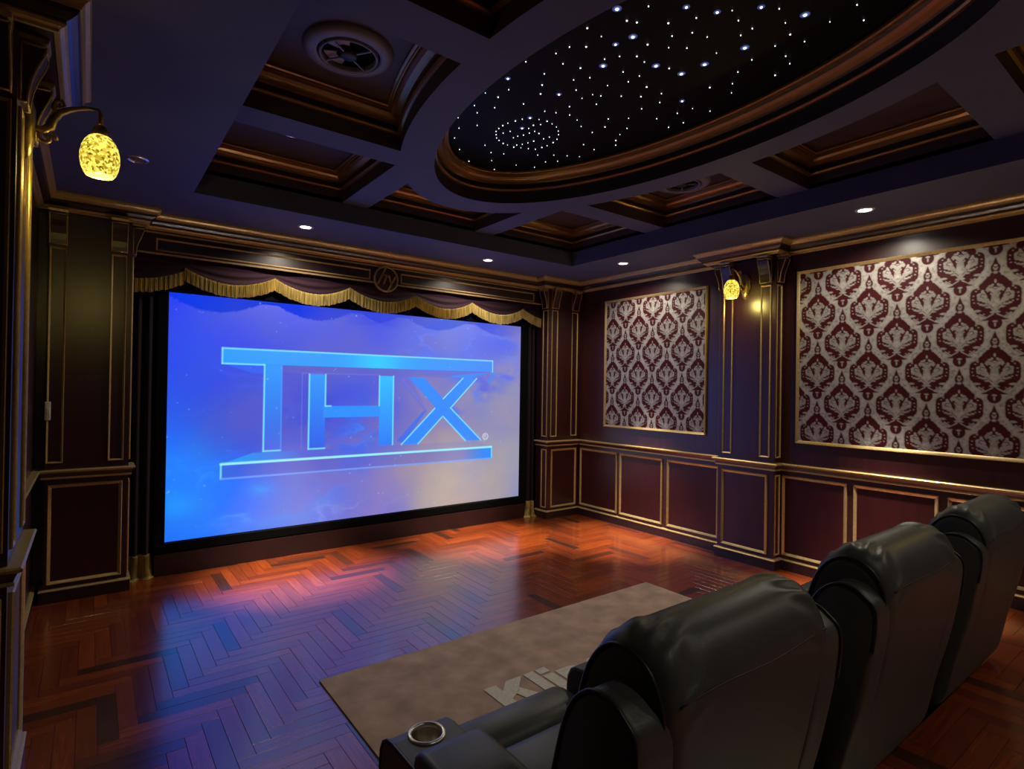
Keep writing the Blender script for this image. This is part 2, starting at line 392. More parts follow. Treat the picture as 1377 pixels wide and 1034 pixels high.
# beam grid: flat plate with the coffer and oval openings cut out
AI, BI = .785, 1.57
cu = bpy.data.curves.new('grid', 'CURVE'); cu.dimensions = '2D'; cu.fill_mode = 'BOTH'; cu.extrude = 0
def spl(pts):
    s = cu.splines.new('POLY'); s.points.add(len(pts)-1); s.use_cyclic_u = True
    for p, (x, y) in zip(s.points, pts): p.co = (x, y, 0, 1)
e_ = .0015
spl([(SX0-e_, SY0-e_), (SX1+e_, SY0-e_), (SX1+e_, SY1+e_), (SX0-e_, SY1+e_)])
for c in coffers: spl(outline(c[0], c[1], c[2], c[3], 0, c[4]))
spl(ell(AI, BI))
tmp = bpy.data.objects.new('tmp', cu); COL.objects.link(tmp); bpy.context.view_layer.update()
me = bpy.data.meshes.new_from_object(tmp.evaluated_get(bpy.context.evaluated_depsgraph_get()))
bpy.data.objects.remove(tmp); me.name = 'beam_grid'; me.materials.clear(); me.materials.append(M['ceil'])
for v in me.vertices: v.co.z = ZB
bg = bpy.data.objects.new('beam_grid', me); COL.objects.link(bg); par(bg, ceiling)
BEAD = [(0, 3.002), (.014, 3.004), (.022, 3.012), (.022, 3.018), (.014, 3.026), (0, 3.028)]
CROWN = [(0, 3.055), (.014, 3.055), (.018, 3.064), (.030, 3.070), (.050, 3.078), (.066, 3.090), (.072, 3.104), (.078, 3.104), (.080, 3.112), (.092, 3.116), (.092, ZC), (0, ZC)]
for c in coffers:
    L = lambda d, z: [(x, y, z) for x, y in outline(c[0], c[1], c[2], c[3], d, c[4])]
    mb = MB(); mb.loft([L(0, ZB), L(0, ZC)]); top = L(0, ZC); mb.add(top, [tuple(range(len(top)))])
    cf = mb.build('coffer', 'coffer', ceiling)
    mb = MB(); mb.loft([L(d, z) for d, z in BEAD], smooth=False); mb.build('gold_bead', 'bronze', cf)
    mb = MB(); mb.loft([L(d, z) for d, z in CROWN], smooth=False); mb.build('gold_moulding', 'bronze', cf)
E3 = lambda d, z: [(x, y, z) for x, y in ell(AI-d, BI-d, 128)]
mb = MB(); mb.loft([E3(0, ZB), E3(0, ZC+.02)], smooth=True); oval = mb.build('oval_well', 'coffer_dark', ceiling)
mb = MB(); mb.loft([E3(d, z) for d, z in BEAD], smooth=False); mb.build('gold_bead', 'bronze', oval)
mb = MB(); mb.loft([E3(d, z) for d, z in CROWN], smooth=False); mb.build('gold_moulding', 'bronze', oval)
ZST = 3.135
mb = MB(); t = E3(-.002, ZST); mb.add(t, [tuple(range(len(t)))]); star_panel = mb.build('star_panel', 'star_black', ceiling)
STARS = []
def st(x0, y0, k, L):
    for t in L: STARS.append((x0+t[0]/k, y0+t[1]/k, t[2] if len(t) > 2 else 1))
st(590, 60, 5.17, [(909,13),(815,58),(605,115),(864,129),(985,160,2),(734,200),(938,242),(481,235,3),(719,278,2),(487,310),(708,340,2),(836,345,3),(955,313),(324,333,0),(413,362,2),(996,370,0),(590,409),(909,428),(248,420),(389,435),(267,470),(737,460),(815,470),(910,486),(962,521,0),(135,505,0),(267,558),(990,566),(141,578),(110,646),(1007,692),(145,726),(322,697),(364,748),(210,808,2),(452,757),(368,803,0),(387,865),(538,835,0),(666,850),(742,812),(826,808),(688,765),(800,765),(893,770),(978,776,0),(1025,12,2),
 (635,508,3),(580,580,3),(533,528,2),(581,515),(480,543),(445,560,2),(418,580),(399,600),(399,623),(402,646),(419,663),(448,684,2),(478,695,0),(522,710,2),(543,695),(581,690),(571,715,0),(620,680),(623,720),(660,668,2),(672,725),(717,712,2),(753,700),(795,678,2),(822,655),(833,623),(831,598),(818,570,0),(788,548,0),(753,530,2),(708,553),(697,517,0),(658,558,2),(625,580),(630,612),(667,600),(697,615,2),(589,626),(549,634),(519,645),(497,600),(448,612),(729,652),(769,640)])
st(740, 0, 4.924, [(442,58,4),(650,38),(901,46,3),(507,134,2),(573,145,2),(782,150,2),(967,115),(245,183,2),(338,238,0),(547,243,4),(806,235),(940,213),(432,293,3),(644,292,2),(784,312,0),(904,315),(360,388),(459,370),(573,370,2),(623,407),(350,435,4),(700,435,4),(787,450,2),(868,488,4),(482,473),(590,500),(262,511),(517,538),(379,563,0),(638,573,2),(280,623,0),(335,632),(470,634),(600,637,2),(736,616),(305,687),(725,675),(605,717),(873,668,3),(942,715,0),(841,747),(518,780,0),(705,783),(384,785),(783,840),(881,810),(362,838,2),(508,847),(278,874),(461,888,0),(434,928,2),(433,958),(290,988)])
st(900, 0, 4.918, [(317,80,3),(416,65,0),(608,46,3),(727,54),(898,97,4),(1242,28),(1286,130),(1062,140,0),(457,132),(768,147,0),(549,185),(473,230),(800,225,2),(251,240,0),(895,271),(700,300),(500,315,4),(546,392),(770,368),(797,417),(312,347,0),(234,425,4),(454,473),(700,495,2),(268,576,2),(418,550),(411,610,0),(269,732)])
sp = []
for u, v, k in STARS:
    d = Fv*F_PX + Rv*(u-688.5) - Uv*(v-517); t = (ZST-CAM.z)/d.z; p = CAM+d*t
    if ((p.x-EX)/(AI-.09))**2+((p.y-EY)/(BI-.09))**2 < 1: sp.append((p.x, p.y, k))
vis_min = 1.05
for _ in range(160):
    a = random.uniform(0, 2*PI); r = math.sqrt(random.random()); x = EX+r*(AI-.1)*math.cos(a); y = EY+r*(BI-.1)*math.sin(a)
    q = project((x, y, ZST))
    if q is None or q[1] < -12: sp.append((x, y, random.choice([0, 1, 1, 1, 2, 3])))
mb = MB(); ml_ = MB(); ml2 = MB()
for x, y, k in sp:
    r = (.0020, .0028, .0040, .0060, .0082)[k]
    mb.lathe([(r, 0), (r*.8, -.003), (.0005, -.0045)], (x, y, ZST-.0015), 8)
    if k == 3 or k == 4: ml_.lathe([(.021 if k == 4 else .016, 0), (.012, -.0008), (.001, -.001)], (x, y, ZST-.0003), 12)  # faintly emissive discs paint a halo of glow around the brighter stars
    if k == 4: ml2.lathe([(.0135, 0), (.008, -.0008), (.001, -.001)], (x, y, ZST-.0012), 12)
o = mb.build('star_lights', 'star', star_panel); o['kind'] = 'stuff'
o = ml_.build('star_halo_discs', 'star_halo', star_panel); o['kind'] = 'stuff'; o['label'] = 'dim blue discs standing in for the glow around the bright stars'
o = ml2.build('star_halo_discs', 'star_halo2', star_panel); o['kind'] = 'stuff'
# ------------------------------------------------------------------ crown, chair rail, baseboard
capz = [(XR, YB), (XR, .10), (4.56, .10), (4.56, .69), (XR, .69), (XR, 2.40), (4.56, 2.40), (4.56, 3.05), (XR, 3.05), (XR, YP), (4.16, YP), (4.16, YF), (.31, YF), (.31, YP), (XL, YP),
        (XL, 3.05), (-.11, 3.05), (-.11, 2.40), (XL, 2.40), (XL, .69), (-.11, .69), (-.11, .10), (XL, .10), (XL, YB), (XR, YB)]
C_TOP = [(0, ZS), (.10, ZS), (.10, 2.758), (.095, 2.748), (.082, 2.738), (.074, 2.726), (.074, 2.720), (0, 2.720)]
C_MID = [(0, 2.7195), (.070, 2.7195), (.062, 2.705), (.045, 2.692), (.030, 2.684), (0, 2.684)]
C_LOW = [(0, 2.6835), (.033, 2.6835), (.035, 2.676), (.028, 2.668), (.016, 2.662), (.012, 2.654), (0, 2.654)]
for nm, i0, i1 in (('trim_1', 0, 9), ('trim_2', 9, 14), ('trim_3', 14, 23), ('trim_4', 23, 24)):
    t = struct(run(nm, capz, C_MID, 'mahogany_dark', i0, i1))
    run('gold_moulding', capz, C_TOP, 'gold', i0, i1, t); run('gold_bead', capz, C_LOW, 'gold', i0, i1, t)
rail = [(XR, YB), (XR, .17), (PX, .17), (PX, .66), (XR, .66), (XR, PY0), (PX, PY0), (PX, PY1), (XR, PY1), (XR, YP), (4.225, YP), (4.225, 5.10)]
raill = [(.24, 5.10), (.24, YP), (-.226, YP), (-.226, 5.06), (XL, 5.06), (XL, PY1), (PLX, PY1), (PLX, PY0), (XL, PY0), (XL, .66), (PLX, .66), (PLX, .17), (XL, .17), (XL, YB)]
R_TOP = [(0, .878), (.030, .878), (.040, .884), (.042, .892), (.036, .898), (0, .898)]
R_MID = [(0, .8495), (.016, .8495), (.020, .862), (.028, .8775), (0, .8775)]
R_LOW = [(0, .834), (.014, .834), (.020, .840), (.018, .849), (0, .849)]
B_MID = [(0, 0), (.020, 0), (.020, .078), (0, .078)]
B_TOP = [(0, .0785), (.022, .0785), (.024, .084), (.018, .091), (.006, .095), (0, .095)]
for nm, pth, i0, i1 in (('trim_5', rail, 0, 9), ('trim_6', rail, 9, 11), ('trim_7', raill, 0, 3), ('trim_8', raill, 3, 13)):
    t = struct(run(nm, pth, R_MID, 'mahogany', i0, i1))
    run('gold_moulding', pth, R_TOP, 'gold', i0, i1, t); run('gold_bead', pth, R_LOW, 'gold', i0, i1, t)
for nm, pth, i0, i1 in (('baseboard_right', [(XR, 1.06)]+rail[5:], 0, 5), ('baseboard_front', rail, 9, 11), ('baseboard_front', raill, 0, 3), ('baseboard_left', raill[:9]+[(XL, .8)], 3, 9)):
    t = struct(run(nm, pth, B_MID, 'mahogany_dark', i0, i1)); run('gold_bead', pth, B_TOP, 'gold', i0, i1, t)
# ------------------------------------------------------------------ wainscot panels, parts of the right wall
fr_ = pl_right(XR)
def wainscot(fn, parent, u0, u1, v0=.122, v1=.797):
    p = MB(); p.loft([[fn(u0, v0, 0), fn(u1, v0, 0), fn(u1, v1, 0), fn(u0, v1, 0)], [fn(u0+.001, v0+.001, .004), fn(u1-.001, v0+.001, .004), fn(u1-.001, v1-.001, .004), fn(u0+.001, v1-.001, .004)]], caps=True)
    o = p.build('panel', 'panel', parent)
    frame(MB(), fn, u0, u1, v0, v1, .024, .016).build('gold_frame', 'gold', o)
for u0, u1, v0 in ((4.275, 4.862, .122), (3.655, 4.235, .122), (3.012, 3.598, .122), (1.902, 2.412, .122), (1.313, 1.856, .122), (.72, 1.262, .272)):
    wainscot(fr_, wall_right, u0, u1, v0)
fl_ = pl_left(XL)
# ------------------------------------------------------------------ pilasters
def bracket(parent, fn, u0, u1, side=False):
    z0, z1 = 2.430, 2.625
    prof = [(.022, z0), (.024, z0+.03), (.030, z0+.07), (.044, z0+.115), (.060, z0+.155), (.068, z0+.18), (.068, z1)]
    mb = MB(); loops = []
    for t in (0, 1):
        u = u0+(u1-u0)*t
        loops.append([fn(u, z1, 0), fn(u, z0, 0)]+[fn(u, z, h) for h, z in prof])
    mb.loft(loops, caps=True)
    o = mb.build('bracket', 'mahogany', parent)
    g = MB(); r = .0045
    for u in (u0, u1):
        g.tube([fn(u, z, h) for h, z in prof], r, 6)
        g.tube([fn(u, z0, .004), fn(u, z0, .022)], r, 6); g.tube([fn(u, z1, .004), fn(u, z1, .068)], r, 6); g.tube([fn(u, z0, .004), fn(u, z1, .004)], r, 6)
    g.tube([fn(u0, z0, .022), fn(u1, z0, .022)], r, 6); g.tube([fn(u0, z1, .068), fn(u1, z1, .068)], r, 6)
    g.build('gold_edge', 'gold', o)
    c = MB(); a, b = sorted((u0, u1))
    P = [fn(a-.006, 2.638, 0), fn(b+.006, 2.638, 0), fn(b+.006, 2.638, .074), fn(a-.006, 2.638, .074)]; Q = [fn(a-.006, 2.654, 0), fn(b+.006, 2.654, 0), fn(b+.006, 2.654, .078), fn(a-.006, 2.654, .078)]
    c.loft([P, Q], caps=True); c.build('gold_cap', 'gold', parent)
def pilaster(label, boxes, cap, base, faces, zb=.001):
    t = thing('pilaster', label, 'pilaster', base, None)
    x0, x1, y0, y1 = boxes
    MB().box(x0, x1, y0, y1, zb, ZS-.12).build('shaft', 'mahogany', t)
    MB().box(*cap, 2.655, ZS-.002).build('cap_block', 'mahogany_dark', t)
    for kind, fn, a, b, back in faces:
        if kind == 'main':
            frame(MB(), fn, a+.055, b-.042, zb+.121, .797, .022, .015).build('panel_frame', 'gold', t)
            for u0, u1 in ((a+.040, a+.132), (b-.132, b-.040)):
                frame(MB(), fn, u0, u1, .942, 2.41, .012, .010).build('gold_strip', 'gold', t)
                bracket(t, fn, u0, u1)
        else:
            frame(MB(), fn, a, b, .942, 2.41, .012, .010).build('gold_strip', 'gold', t)
            bracket(t, fn, a+.004, b-.004, True)
            frame(MB(), fn, a, b, zb+.121, .797, .014, .010).build('panel_frame', 'gold', t)
    return t
pilaster('mahogany pilaster with gold strips behind the right wall lamp', (PX, XR-.001, PY0, PY1), (4.562, XR-.001, 2.402, 3.048), (PX, 2.69, 0),
         [('main', pl_right(PX), PY0, PY1, 0), ('side', pl_side(PY0, -1), PX+.012, XR-.02, 0), ('side', pl_side(PY1, 1), PX+.012, XR-.02, 0)])
pilaster('mahogany pilaster with gold strips behind the left wall lamp', (XL+.001, PLX, PY0, PY1), (XL+.001, -.112, 2.402, 3.048), (PLX, 2.69, 0),
         [('main', pl_left(PLX), PY0, PY1, 0), ('side', pl_side(PY0, -1), XL+.02, PLX-.012, 0), ('side', pl_side(PY1, 1), XL+.02, PLX-.012, 0)])
pilaster('mahogany pilaster with gold strips on the right wall beside the platform', (PX, XR-.001, .17, .66), (4.562, XR-.001, .102, .688), (PX, .415, .15),
         [('main', pl_right(PX), .17, .66, 0), ('side', pl_side(.66, 1), PX+.012, XR-.02, 0)], .151)
pilaster('mahogany pilaster with gold strips on the left wall beside the platform', (XL+.001, PLX, .17, .66), (XL+.001, -.112, .102, .688), (PLX, .415, .28),
         [('main', pl_left(PLX), .17, .66, 0), ('side', pl_side(.66, 1), XL+.02, PLX-.012, 0)], .281)
pilaster('mahogany corner pilaster with gold strips right of the screen', (4.225, XR-.001, YP, YF), (4.162, XR-.001, YP, YF), (4.47, YP, 0),
         [('main', pl_front(YP), 4.225, XR-.005, 0), ('side', pl_sidex(4.225, -1), YP+.012, YP+.10, 0)])
pilaster('dark mahogany pilaster with gold strips left of the screen', (-.226, .24, YP, YF), (XL+.001, .308, YP, YF), (0, YP, 0),
         [('main', pl_front(YP), -.264, .248, 0), ('side', pl_sidex(.24, 1), YP+.012, YP+.10, 0)])
# ------------------------------------------------------------------ damask panels
def value_noise(shape, cells, seed):
    r = np.random.default_rng(seed); gy, gx = cells; gr = r.random((gy+2, gx+2))
    y = np.linspace(0, gy, shape[0]); x = np.linspace(0, gx, shape[1]); yi = y.astype(int); xi = x.astype(int)
    fy = (y-yi)[:, None]; fx = (x-xi)[None, :]; fy = fy*fy*(3-2*fy); fx = fx*fx*(3-2*fx)
    a = gr[np.ix_(yi, xi)]; b = gr[np.ix_(yi, xi+1)]; c = gr[np.ix_(yi+1, xi)]; d = gr[np.ix_(yi+1, xi+1)]
    return (a*(1-fx)+b*fx)*(1-fy)+(c*(1-fx)+d*fx)*fy
def damask_pattern(S, Z):
    """signed pattern: 1 = silver thread, 0 = red ground, for metre coordinates S (sideways), Z (up)"""
    P, Q = .3715, .484
    red = np.full(S.shape, -1.0); sil = np.full(S.shape, -1.0)
    def circ(s, z, cx, cz, rx, rz=None):
        rz = rz or rx; q = np.sqrt(((s-cx)/rx)**2+((z-cz)/rz)**2); return (1-q)*min(rx, rz)
    def seg(s, z, a, b, r0, r1=None):
        r1 = r0 if r1 is None else r1
        ax, az = a; bx, bz = b; dx, dz = bx-ax, bz-az; t = np.clip(((s-ax)*dx+(z-az)*dz)/(dx*dx+dz*dz), 0, 1)
        return (r0+(r1-r0)*t)-np.hypot(s-ax-t*dx, z-az-t*dz)
    for half in (0, 1):
        s = np.abs((S-half*P/2+P/2) % P-P/2); z0 = (Z-half*Q/2+Q*.53) % Q-Q*.53
        for zz in (z0, z0-Q, z0+Q):
            R = np.full(S.shape, -1.0)
            for c in ((0, .188, .025, .034), (0, .138, .029), (.028, .118, .021), (.045, .097, .020), (.063, .076, .022), (0, .066, .076), (.076, -.004, .055, .072), (.092, .030, .038, .036), (.094, -.034, .037, .036), (.072, -.062, .043), (.046, -.090, .041), (.016, -.108, .040), (0, -.172, .037, .041), (.112, .012, .020), (.106, -.048, .022), (.078, -.092, .022)):
                R = np.maximum(R, circ(s, zz, c[0], c[1], c[2], c[3] if len(c) > 3 else None))
            R = np.maximum(R, seg(s, zz, (0, .196), (0, .258), .021, .001))
            R = np.maximum(R, seg(s, zz, (0, -.140), (.066, -.150), .016, .002))
            red = np.maximum(red, R)
            B = np.full(S.shape, -1.0)
            for c in ((0, .205, .010, .007), (.009, .191, .005, .004), (0, .181, .010, .006), (0, .160, .012, .009),
                      (0, .103, .006, .012), (.024, .072, .013, .007), (.014, .080, .007), (0, .045, .024, .020), (.020, .050, .014, .012), (.036, .056, .011, .010), (.042, .044, .010), (0, .022, .026, .016), (0, .002, .020, .014), (0, -.018, .013, .015),
                      (.064, .011, .026, .025), (.082, .017, .014), (.054, .027, .012), (.066, .041, .008, .011), (.076, -.010, .017, .012), (.056, -.018, .015), (.085, .000, .010),
                      (.054, -.050, .016, .007), (.036, -.066, .015, .006), (.074, -.044, .010, .006), (.088, -.034, .005, .004), (.012, -.100, .014, .007), (0, -.098, .010, .009),
                      (.113, .016, .005, .004), (.116, -.008, .004, .004), (.100, .046, .005, .004), (.110, -.030, .005, .004), (.094, -.086, .021, .008), (.058, -.110, .005, .003), (.088, .060, .006, .004), (0, -.160, .013, .006), (0, -.180, .005, .014)):
                B = np.maximum(B, circ(s, zz, c[0], c[1], c[2], c[3] if len(c) > 3 else None))
            B = np.maximum(B, seg(s, zz, (.046, -.018), (.006, -.086), .014, .009))
            B = np.maximum(B, seg(s, zz, (0, -.03), (0, -.09), .011, .010))
            B = np.maximum(B, seg(s, zz, (.010, -.112), (.044, -.134), .004, .003)); B = np.maximum(B, seg(s, zz, (.044, -.134), (.080, -.108), .003, .004))
            for q0, q1, w0 in (((.052, .020), (.070, .024), .0022), ((.070, .024), (.078, .008), .0022), ((.078, .008), (.062, .000), .002), ((.0, .050), (.018, .062), .0018), ((.012, .022), (.026, .034), .0018), ((.012, -.072), (.040, -.040), .0020)):
                B = np.minimum(B, -seg(s, zz, q0, q1, w0))
            V = seg(s, zz, (.050, .040), (.015, -.038), .0058, .0036)
            B = np.minimum(B, -V)
            sil = np.maximum(sil, np.where(R > -.004, B, -1))
    aa = .0022
    r = np.clip(red/aa*.5+.5, 0, 1); sl = np.clip(sil/aa*.5+.5, 0, 1)
    return 1-r*(1-sl), red
def damask(label, y0, y1, z0, z1):
    t = thing('damask_panel', label, 'wall panel', (XR, (y0+y1)/2, z0), 'damask panels on the right wall')
    st_ = .0042; nu = int((y1-y0)/st_); nv = int((z1-z0)/st_)
    ys = np.linspace(y0, y1, nu); zs = np.linspace(z0, z1, nv); Y, Z = np.meshgrid(ys, zs)
    pat, red = damask_pattern(-(Y-1.763), Z-2.144)
    n1 = value_noise(pat.shape, (int((z1-z0)*70), int((y1-y0)*70)), 3); n2 = value_noise(pat.shape, (int((z1-z0)*160), int((y1-y0)*160)), 4)
    edge = np.exp(-((red+.016)/.010)**2)
    sv = .70+.26*n1+.20*n2+.26*edge; sv = np.where((n1 < .34) & (red < -.012), sv*.72, sv)
    silver = np.array((.34, .32, .305)); redc = np.array((.048, .0018, .005))
    colr = np.zeros((nv, nu, 4)); colr[..., :3] = silver*(pat*sv)[..., None]+redc*((1-pat)*(.8+.4*n1))[..., None]; colr[..., 3] = pat
    x = XR-.006
    V = np.stack([np.full(Y.size, x), Y.ravel(), Z.ravel()], 1)
    idx = np.arange(nu*nv).reshape(nv, nu); Fq = np.stack([idx[:-1, :-1], idx[1:, :-1], idx[1:, 1:], idx[:-1, 1:]], -1).reshape(-1, 4)
    me = grid_mesh('fabric', V, Fq, 'pattern', colr.reshape(-1, 4)); me.materials.append(M['damask'])
    o = bpy.data.objects.new('fabric', me); COL.objects.link(o); par(o, t)
    MB().box(XR-.005, XR-.0005, y0-.002, y1+.002, z0-.002, z1+.002).build('backing', 'panel', t)
    frame(MB(), fr_, y0-.012, y1+.012, z0-.012, z1+.012, .026, .020).build('gold_frame', 'gold', t)
def grid_mesh(name, V, Fq, attr, colr):
    me = bpy.data.meshes.new(name); me.vertices.add(len(V)); me.vertices.foreach_set('co', V.astype(np.float32).ravel())
    me.loops.add(Fq.size); me.loops.foreach_set('vertex_index', Fq.astype(np.int32).ravel())
    me.polygons.add(len(Fq)); me.polygons.foreach_set('loop_start', np.arange(0, Fq.size, 4, dtype=np.int32)); me.polygons.foreach_set('loop_total', np.full(len(Fq), 4, np.int32))
    me.update(calc_edges=True); me.validate()
    a = me.attributes.new(attr, 'FLOAT_COLOR', 'POINT'); a.data.foreach_set('color', colr.astype(np.float32).ravel())
    return me
damask('silver and red damask panel in gold frame, the narrower one beside the screen corner', 3.165, 4.472, 1.087, 2.497)
damask('wide silver and red damask panel in gold frame above the recliners', .86, 2.293, 1.087, 2.497)
# ------------------------------------------------------------------ projection screen
SU0, SU1, SV0, SV1, SY = .494, 4.0, .25, 2.213, 5.14
scr = thing('projection_screen', 'large lit projection screen showing blue block letters on a nebula', 'screen', ((SU0+SU1)/2, SY, SV0))
def picture():
    nu, nv = 640, 358; u = np.linspace(0, 1, nu)[None, :]*np.ones((nv, 1)); v = np.linspace(0, 1, nv)[:, None]*np.ones((1, nu))
    asp = (SU1-SU0)/(SV1-SV0)
    pts = [(0,.95,8,58,226),(0,.75,0,66,238),(0,.5,0,78,246),(0,.3,0,135,255),(0,.1,0,112,250),(.1,.2,0,122,255),(.1,.6,36,70,218),(.15,.45,62,76,206),(.25,.5,78,86,198),(.4,.6,66,82,208),(.4,.92,48,70,218),(.2,.9,24,60,222),(.5,.97,46,68,226),(.6,.85,92,98,206),(.75,.85,78,104,226),(.9,.95,84,94,216),(.96,.8,132,128,188),(.98,.6,150,142,168),(.9,.5,142,136,172),(.75,.45,134,130,178),(.65,.6,116,112,188),(.55,.45,98,98,196),(.3,.25,92,96,204),(.45,.2,106,104,202),(.2,.1,50,108,244),(.33,.08,106,116,222),(.5,.1,128,118,198),(.7,.15,166,156,156),(.9,.2,166,158,158),(.8,.05,160,146,160),(.97,.05,160,150,164),(.6,.25,140,132,174),(.32,.62,66,74,206),(.45,.75,70,84,214)]  # greys at right and bottom include light wash on the screen, painted in
    acc = np.zeros((nv, nu, 3)); wt = np.zeros((nv, nu))
    for a, b, r, g_, bl in pts:
        d2 = ((u-a)*asp)**2+(v-b)**2; ww = np.exp(-d2/.022)+1e-4/(d2+.02); acc += ww[..., None]*np.array((r, g_, bl)); wt += ww
    img = acc/wt[..., None]
    fb = sum(value_noise((nv, nu), (2**(k+2), int(2**(k+2)*asp)), 20+k)*.5**k for k in range(6)); fb = (fb-fb.mean())/fb.std()
    fb2 = sum(value_noise((nv, nu), (2**(k+3), int(2**(k+2)*asp)), 40+k)*.55**k for k in range(6)); fb2 = (fb2-fb2.mean())/fb2.std()
    img += fb[..., None]*np.array((-7, -3, 5))
    def blob(a, b, su, sv, c, th=.6, amt=1.):
        nonlocal img
        m = np.exp(-((u-a)/su)**2-((v-b)/sv)**2)*np.clip((fb2-th+1)*.6, 0, 1)*amt; m = np.clip(m, 0, 1)[..., None]; img = img*(1-m)+np.array(c)*m
    blob(.92, .9, .09, .10, (60, 92, 232), .3); blob(.86, .66, .06, .10, (66, 86, 226), .4); blob(.76, .58, .05, .12, (52, 92, 240), .3); blob(.95, .71, .04, .04, (50, 90, 250), .3)
    blob(.44, .42, .06, .16, (24, 96, 250), .2); blob(.36, .52, .12, .12, (38, 66, 214), .3); blob(.66, .74, .1, .1, (66, 104, 238), .4); blob(.25, .12, .12, .09, (40, 140, 255), .1, .8)
    blob(.68, .9, .09, .07, (58, 98, 236), .3); blob(.2, .17, .03, .03, (0, 160, 255), -1, .7); blob(.02, .14, .04, .05, (0, 160, 255), -1, .6); blob(.55, .6, .02, .2, (70, 84, 220), 0, .5)
    ridge = np.clip(1-np.abs(fb2)*1.1, 0, 1)**3*np.clip(fb+.6, 0, 1.6)
    for a, b, su, sv, c, k in ((.22, .10, .16, .10, (110, 190, 255), .25), (.36, .06, .10, .08, (170, 195, 255), .22), (.05, .25, .08, .2, (40, 165, 255), .35), (.45, .40, .05, .10, (60, 150, 255), .5), (.80, .60, .05, .10, (70, 120, 255), .5), (.94, .86, .08, .12, (90, 120, 255), .4), (.6, .15, .25, .12, (170, 165, 215), .3), (.66, .88, .2, .08, (110, 150, 255), .3), (.15, .55, .12, .2, (60, 110, 250), .25)):
        m = np.clip(np.exp(-((u-a)/su)**2-((v-b)/sv)**2)*ridge*k, 0, .8)[..., None]; img = img*(1-m)+np.array(c)*m
    X = u; Y = v
    def poly(pp):
        ins = np.full((nv, nu), 1e9)
        n = len(pp); area = sum(pp[i][0]*pp[(i+1) % n][1]-pp[(i+1) % n][0]*pp[i][1] for i in range(n)); s = 1 if area > 0 else -1
        for i in range(n):
            a, b = pp[i], pp[(i+1) % n]; dx, dy = (b[0]-a[0])*asp, b[1]-a[1]; L = math.hypot(dx, dy)
            ins = np.minimum(ins, s*(dx*(Y-a[1])-dy*(X-a[0])*asp)/L)
        return ins
    px = 1/nv
    def fill(ins, c, al):
        nonlocal img
        m = (np.clip(ins/px+.5, 0, 1)*al)[..., None]; img = img*(1-m)+c*m
    def line(a, b, wd, c, al=1.):
        nonlocal img
        dx, dy = (b[0]-a[0])*asp, b[1]-a[1]; t = np.clip((((X-a[0])*asp)*dx+(Y-a[1])*dy)/(dx*dx+dy*dy), 0, 1)
        d = np.hypot((X-a[0])*asp-t*dx, Y-a[1]-t*dy); m = (np.clip((wd-d)/px+.5, 0, 1)*al)[..., None]; img = img*(1-m)+np.array(c)*m
    C = lambda *c: np.array(c, float)
    gx = np.clip(u, 0, 1)[..., None]
    # shaded undersides and tops of the slabs
    fill(poly([(.111, .297), (.888, .30), (.824, .338), (.18, .338)]), C(60, 92, 226), .55*np.clip(1.25-abs(u-.2)*2.2, .25, 1))
    fill(poly([(.111, .297), (.30, .297), (.28, .338), (.18, .338)]), C(0, 168, 255), .8*np.clip(1-(u-.14)*6, 0, 1))
    fill(poly([(.11, .722), (.204, .722), (.204, .684), (.177, .684)]), C(10, 92, 246), .85)
    fill(poly([(.245, .722), (.887, .726), (.80, .686), (.245, .69)]), C(92, 92, 186), .45)
    fill(poly([(.887, .726), (.80, .686), (.73, .69), (.74, .70)]), C(0, 140, 250), .8); fill(poly([(.89, .726), (.905, .72), (.875, .655), (.868, .67)]), C(20, 130, 255), .55)
    fill(poly([(.57, .66), (.64, .52), (.655, .505), (.60, .685)]), C(70, 88, 226), .35); fill(poly([(.56, .36), (.64, .505), (.655, .515), (.58, .345)]), C(20, 100, 250), .7)
    # letters
    vg = np.clip((v-.34)/.36, 0, 1)[..., None]
    bar = C(0, 152, 255)*np.ones_like(img); k = np.exp(-((u-.5)/.07)**2)[..., None]; bar = bar*(1-k)+C(0, 196, 255)*k; kr = np.clip((u-.6)*3.4, 0, 1)[..., None]; bar = bar*(1-kr)+C(34, 130, 250)*kr
    fill(poly([(.11, .722), (.888, .727), (.888, .789), (.11, .787)]), bar, 1.)
    stem = C(62, 96, 226)*(1-vg)+C(0, 150, 255)*vg
    fill(poly([(.204, .343), (.245, .343), (.245, .723), (.204, .723)]), stem, .95)
    hs = C(26, 92, 236)*(1-vg)+C(0, 156, 255)*vg
    fill(poly([(.313, .342), (.355, .342), (.355, .687), (.313, .687)]), hs, .95)
    hs2 = C(10, 120, 255)*(1-vg)+C(0, 190, 255)*vg
    fill(poly([(.505, .342), (.547, .342), (.546, .687), (.505, .687)]), hs2, 1); fill(poly([(.35, .485), (.508, .485), (.508, .539), (.35, .539)]), C(0, 140, 255), 1)
    xs = C(0, 132, 255)*np.ones_like(img)
    xa = [(.593, .684), (.644, .684), (.847, .342), (.79, .343)]; xb = [(.778, .687), (.828, .687), (.627, .34), (.574, .34)]
    fill(poly(xa), xs, 1); fill(poly(xb), xs, 1)
    fill(poly([(.111, .235), (.889, .235), (.888, .30), (.111, .295)]), C(76, 84, 200)*np.ones_like(img), .45); fill(poly([(.75, .235), (.889, .235), (.888, .30), (.75, .298)]), C(0, 132, 255)*np.ones_like(img), np.clip((u-.78)*11, 0, 1))
    ed = (120, 226, 255); w1 = .0036
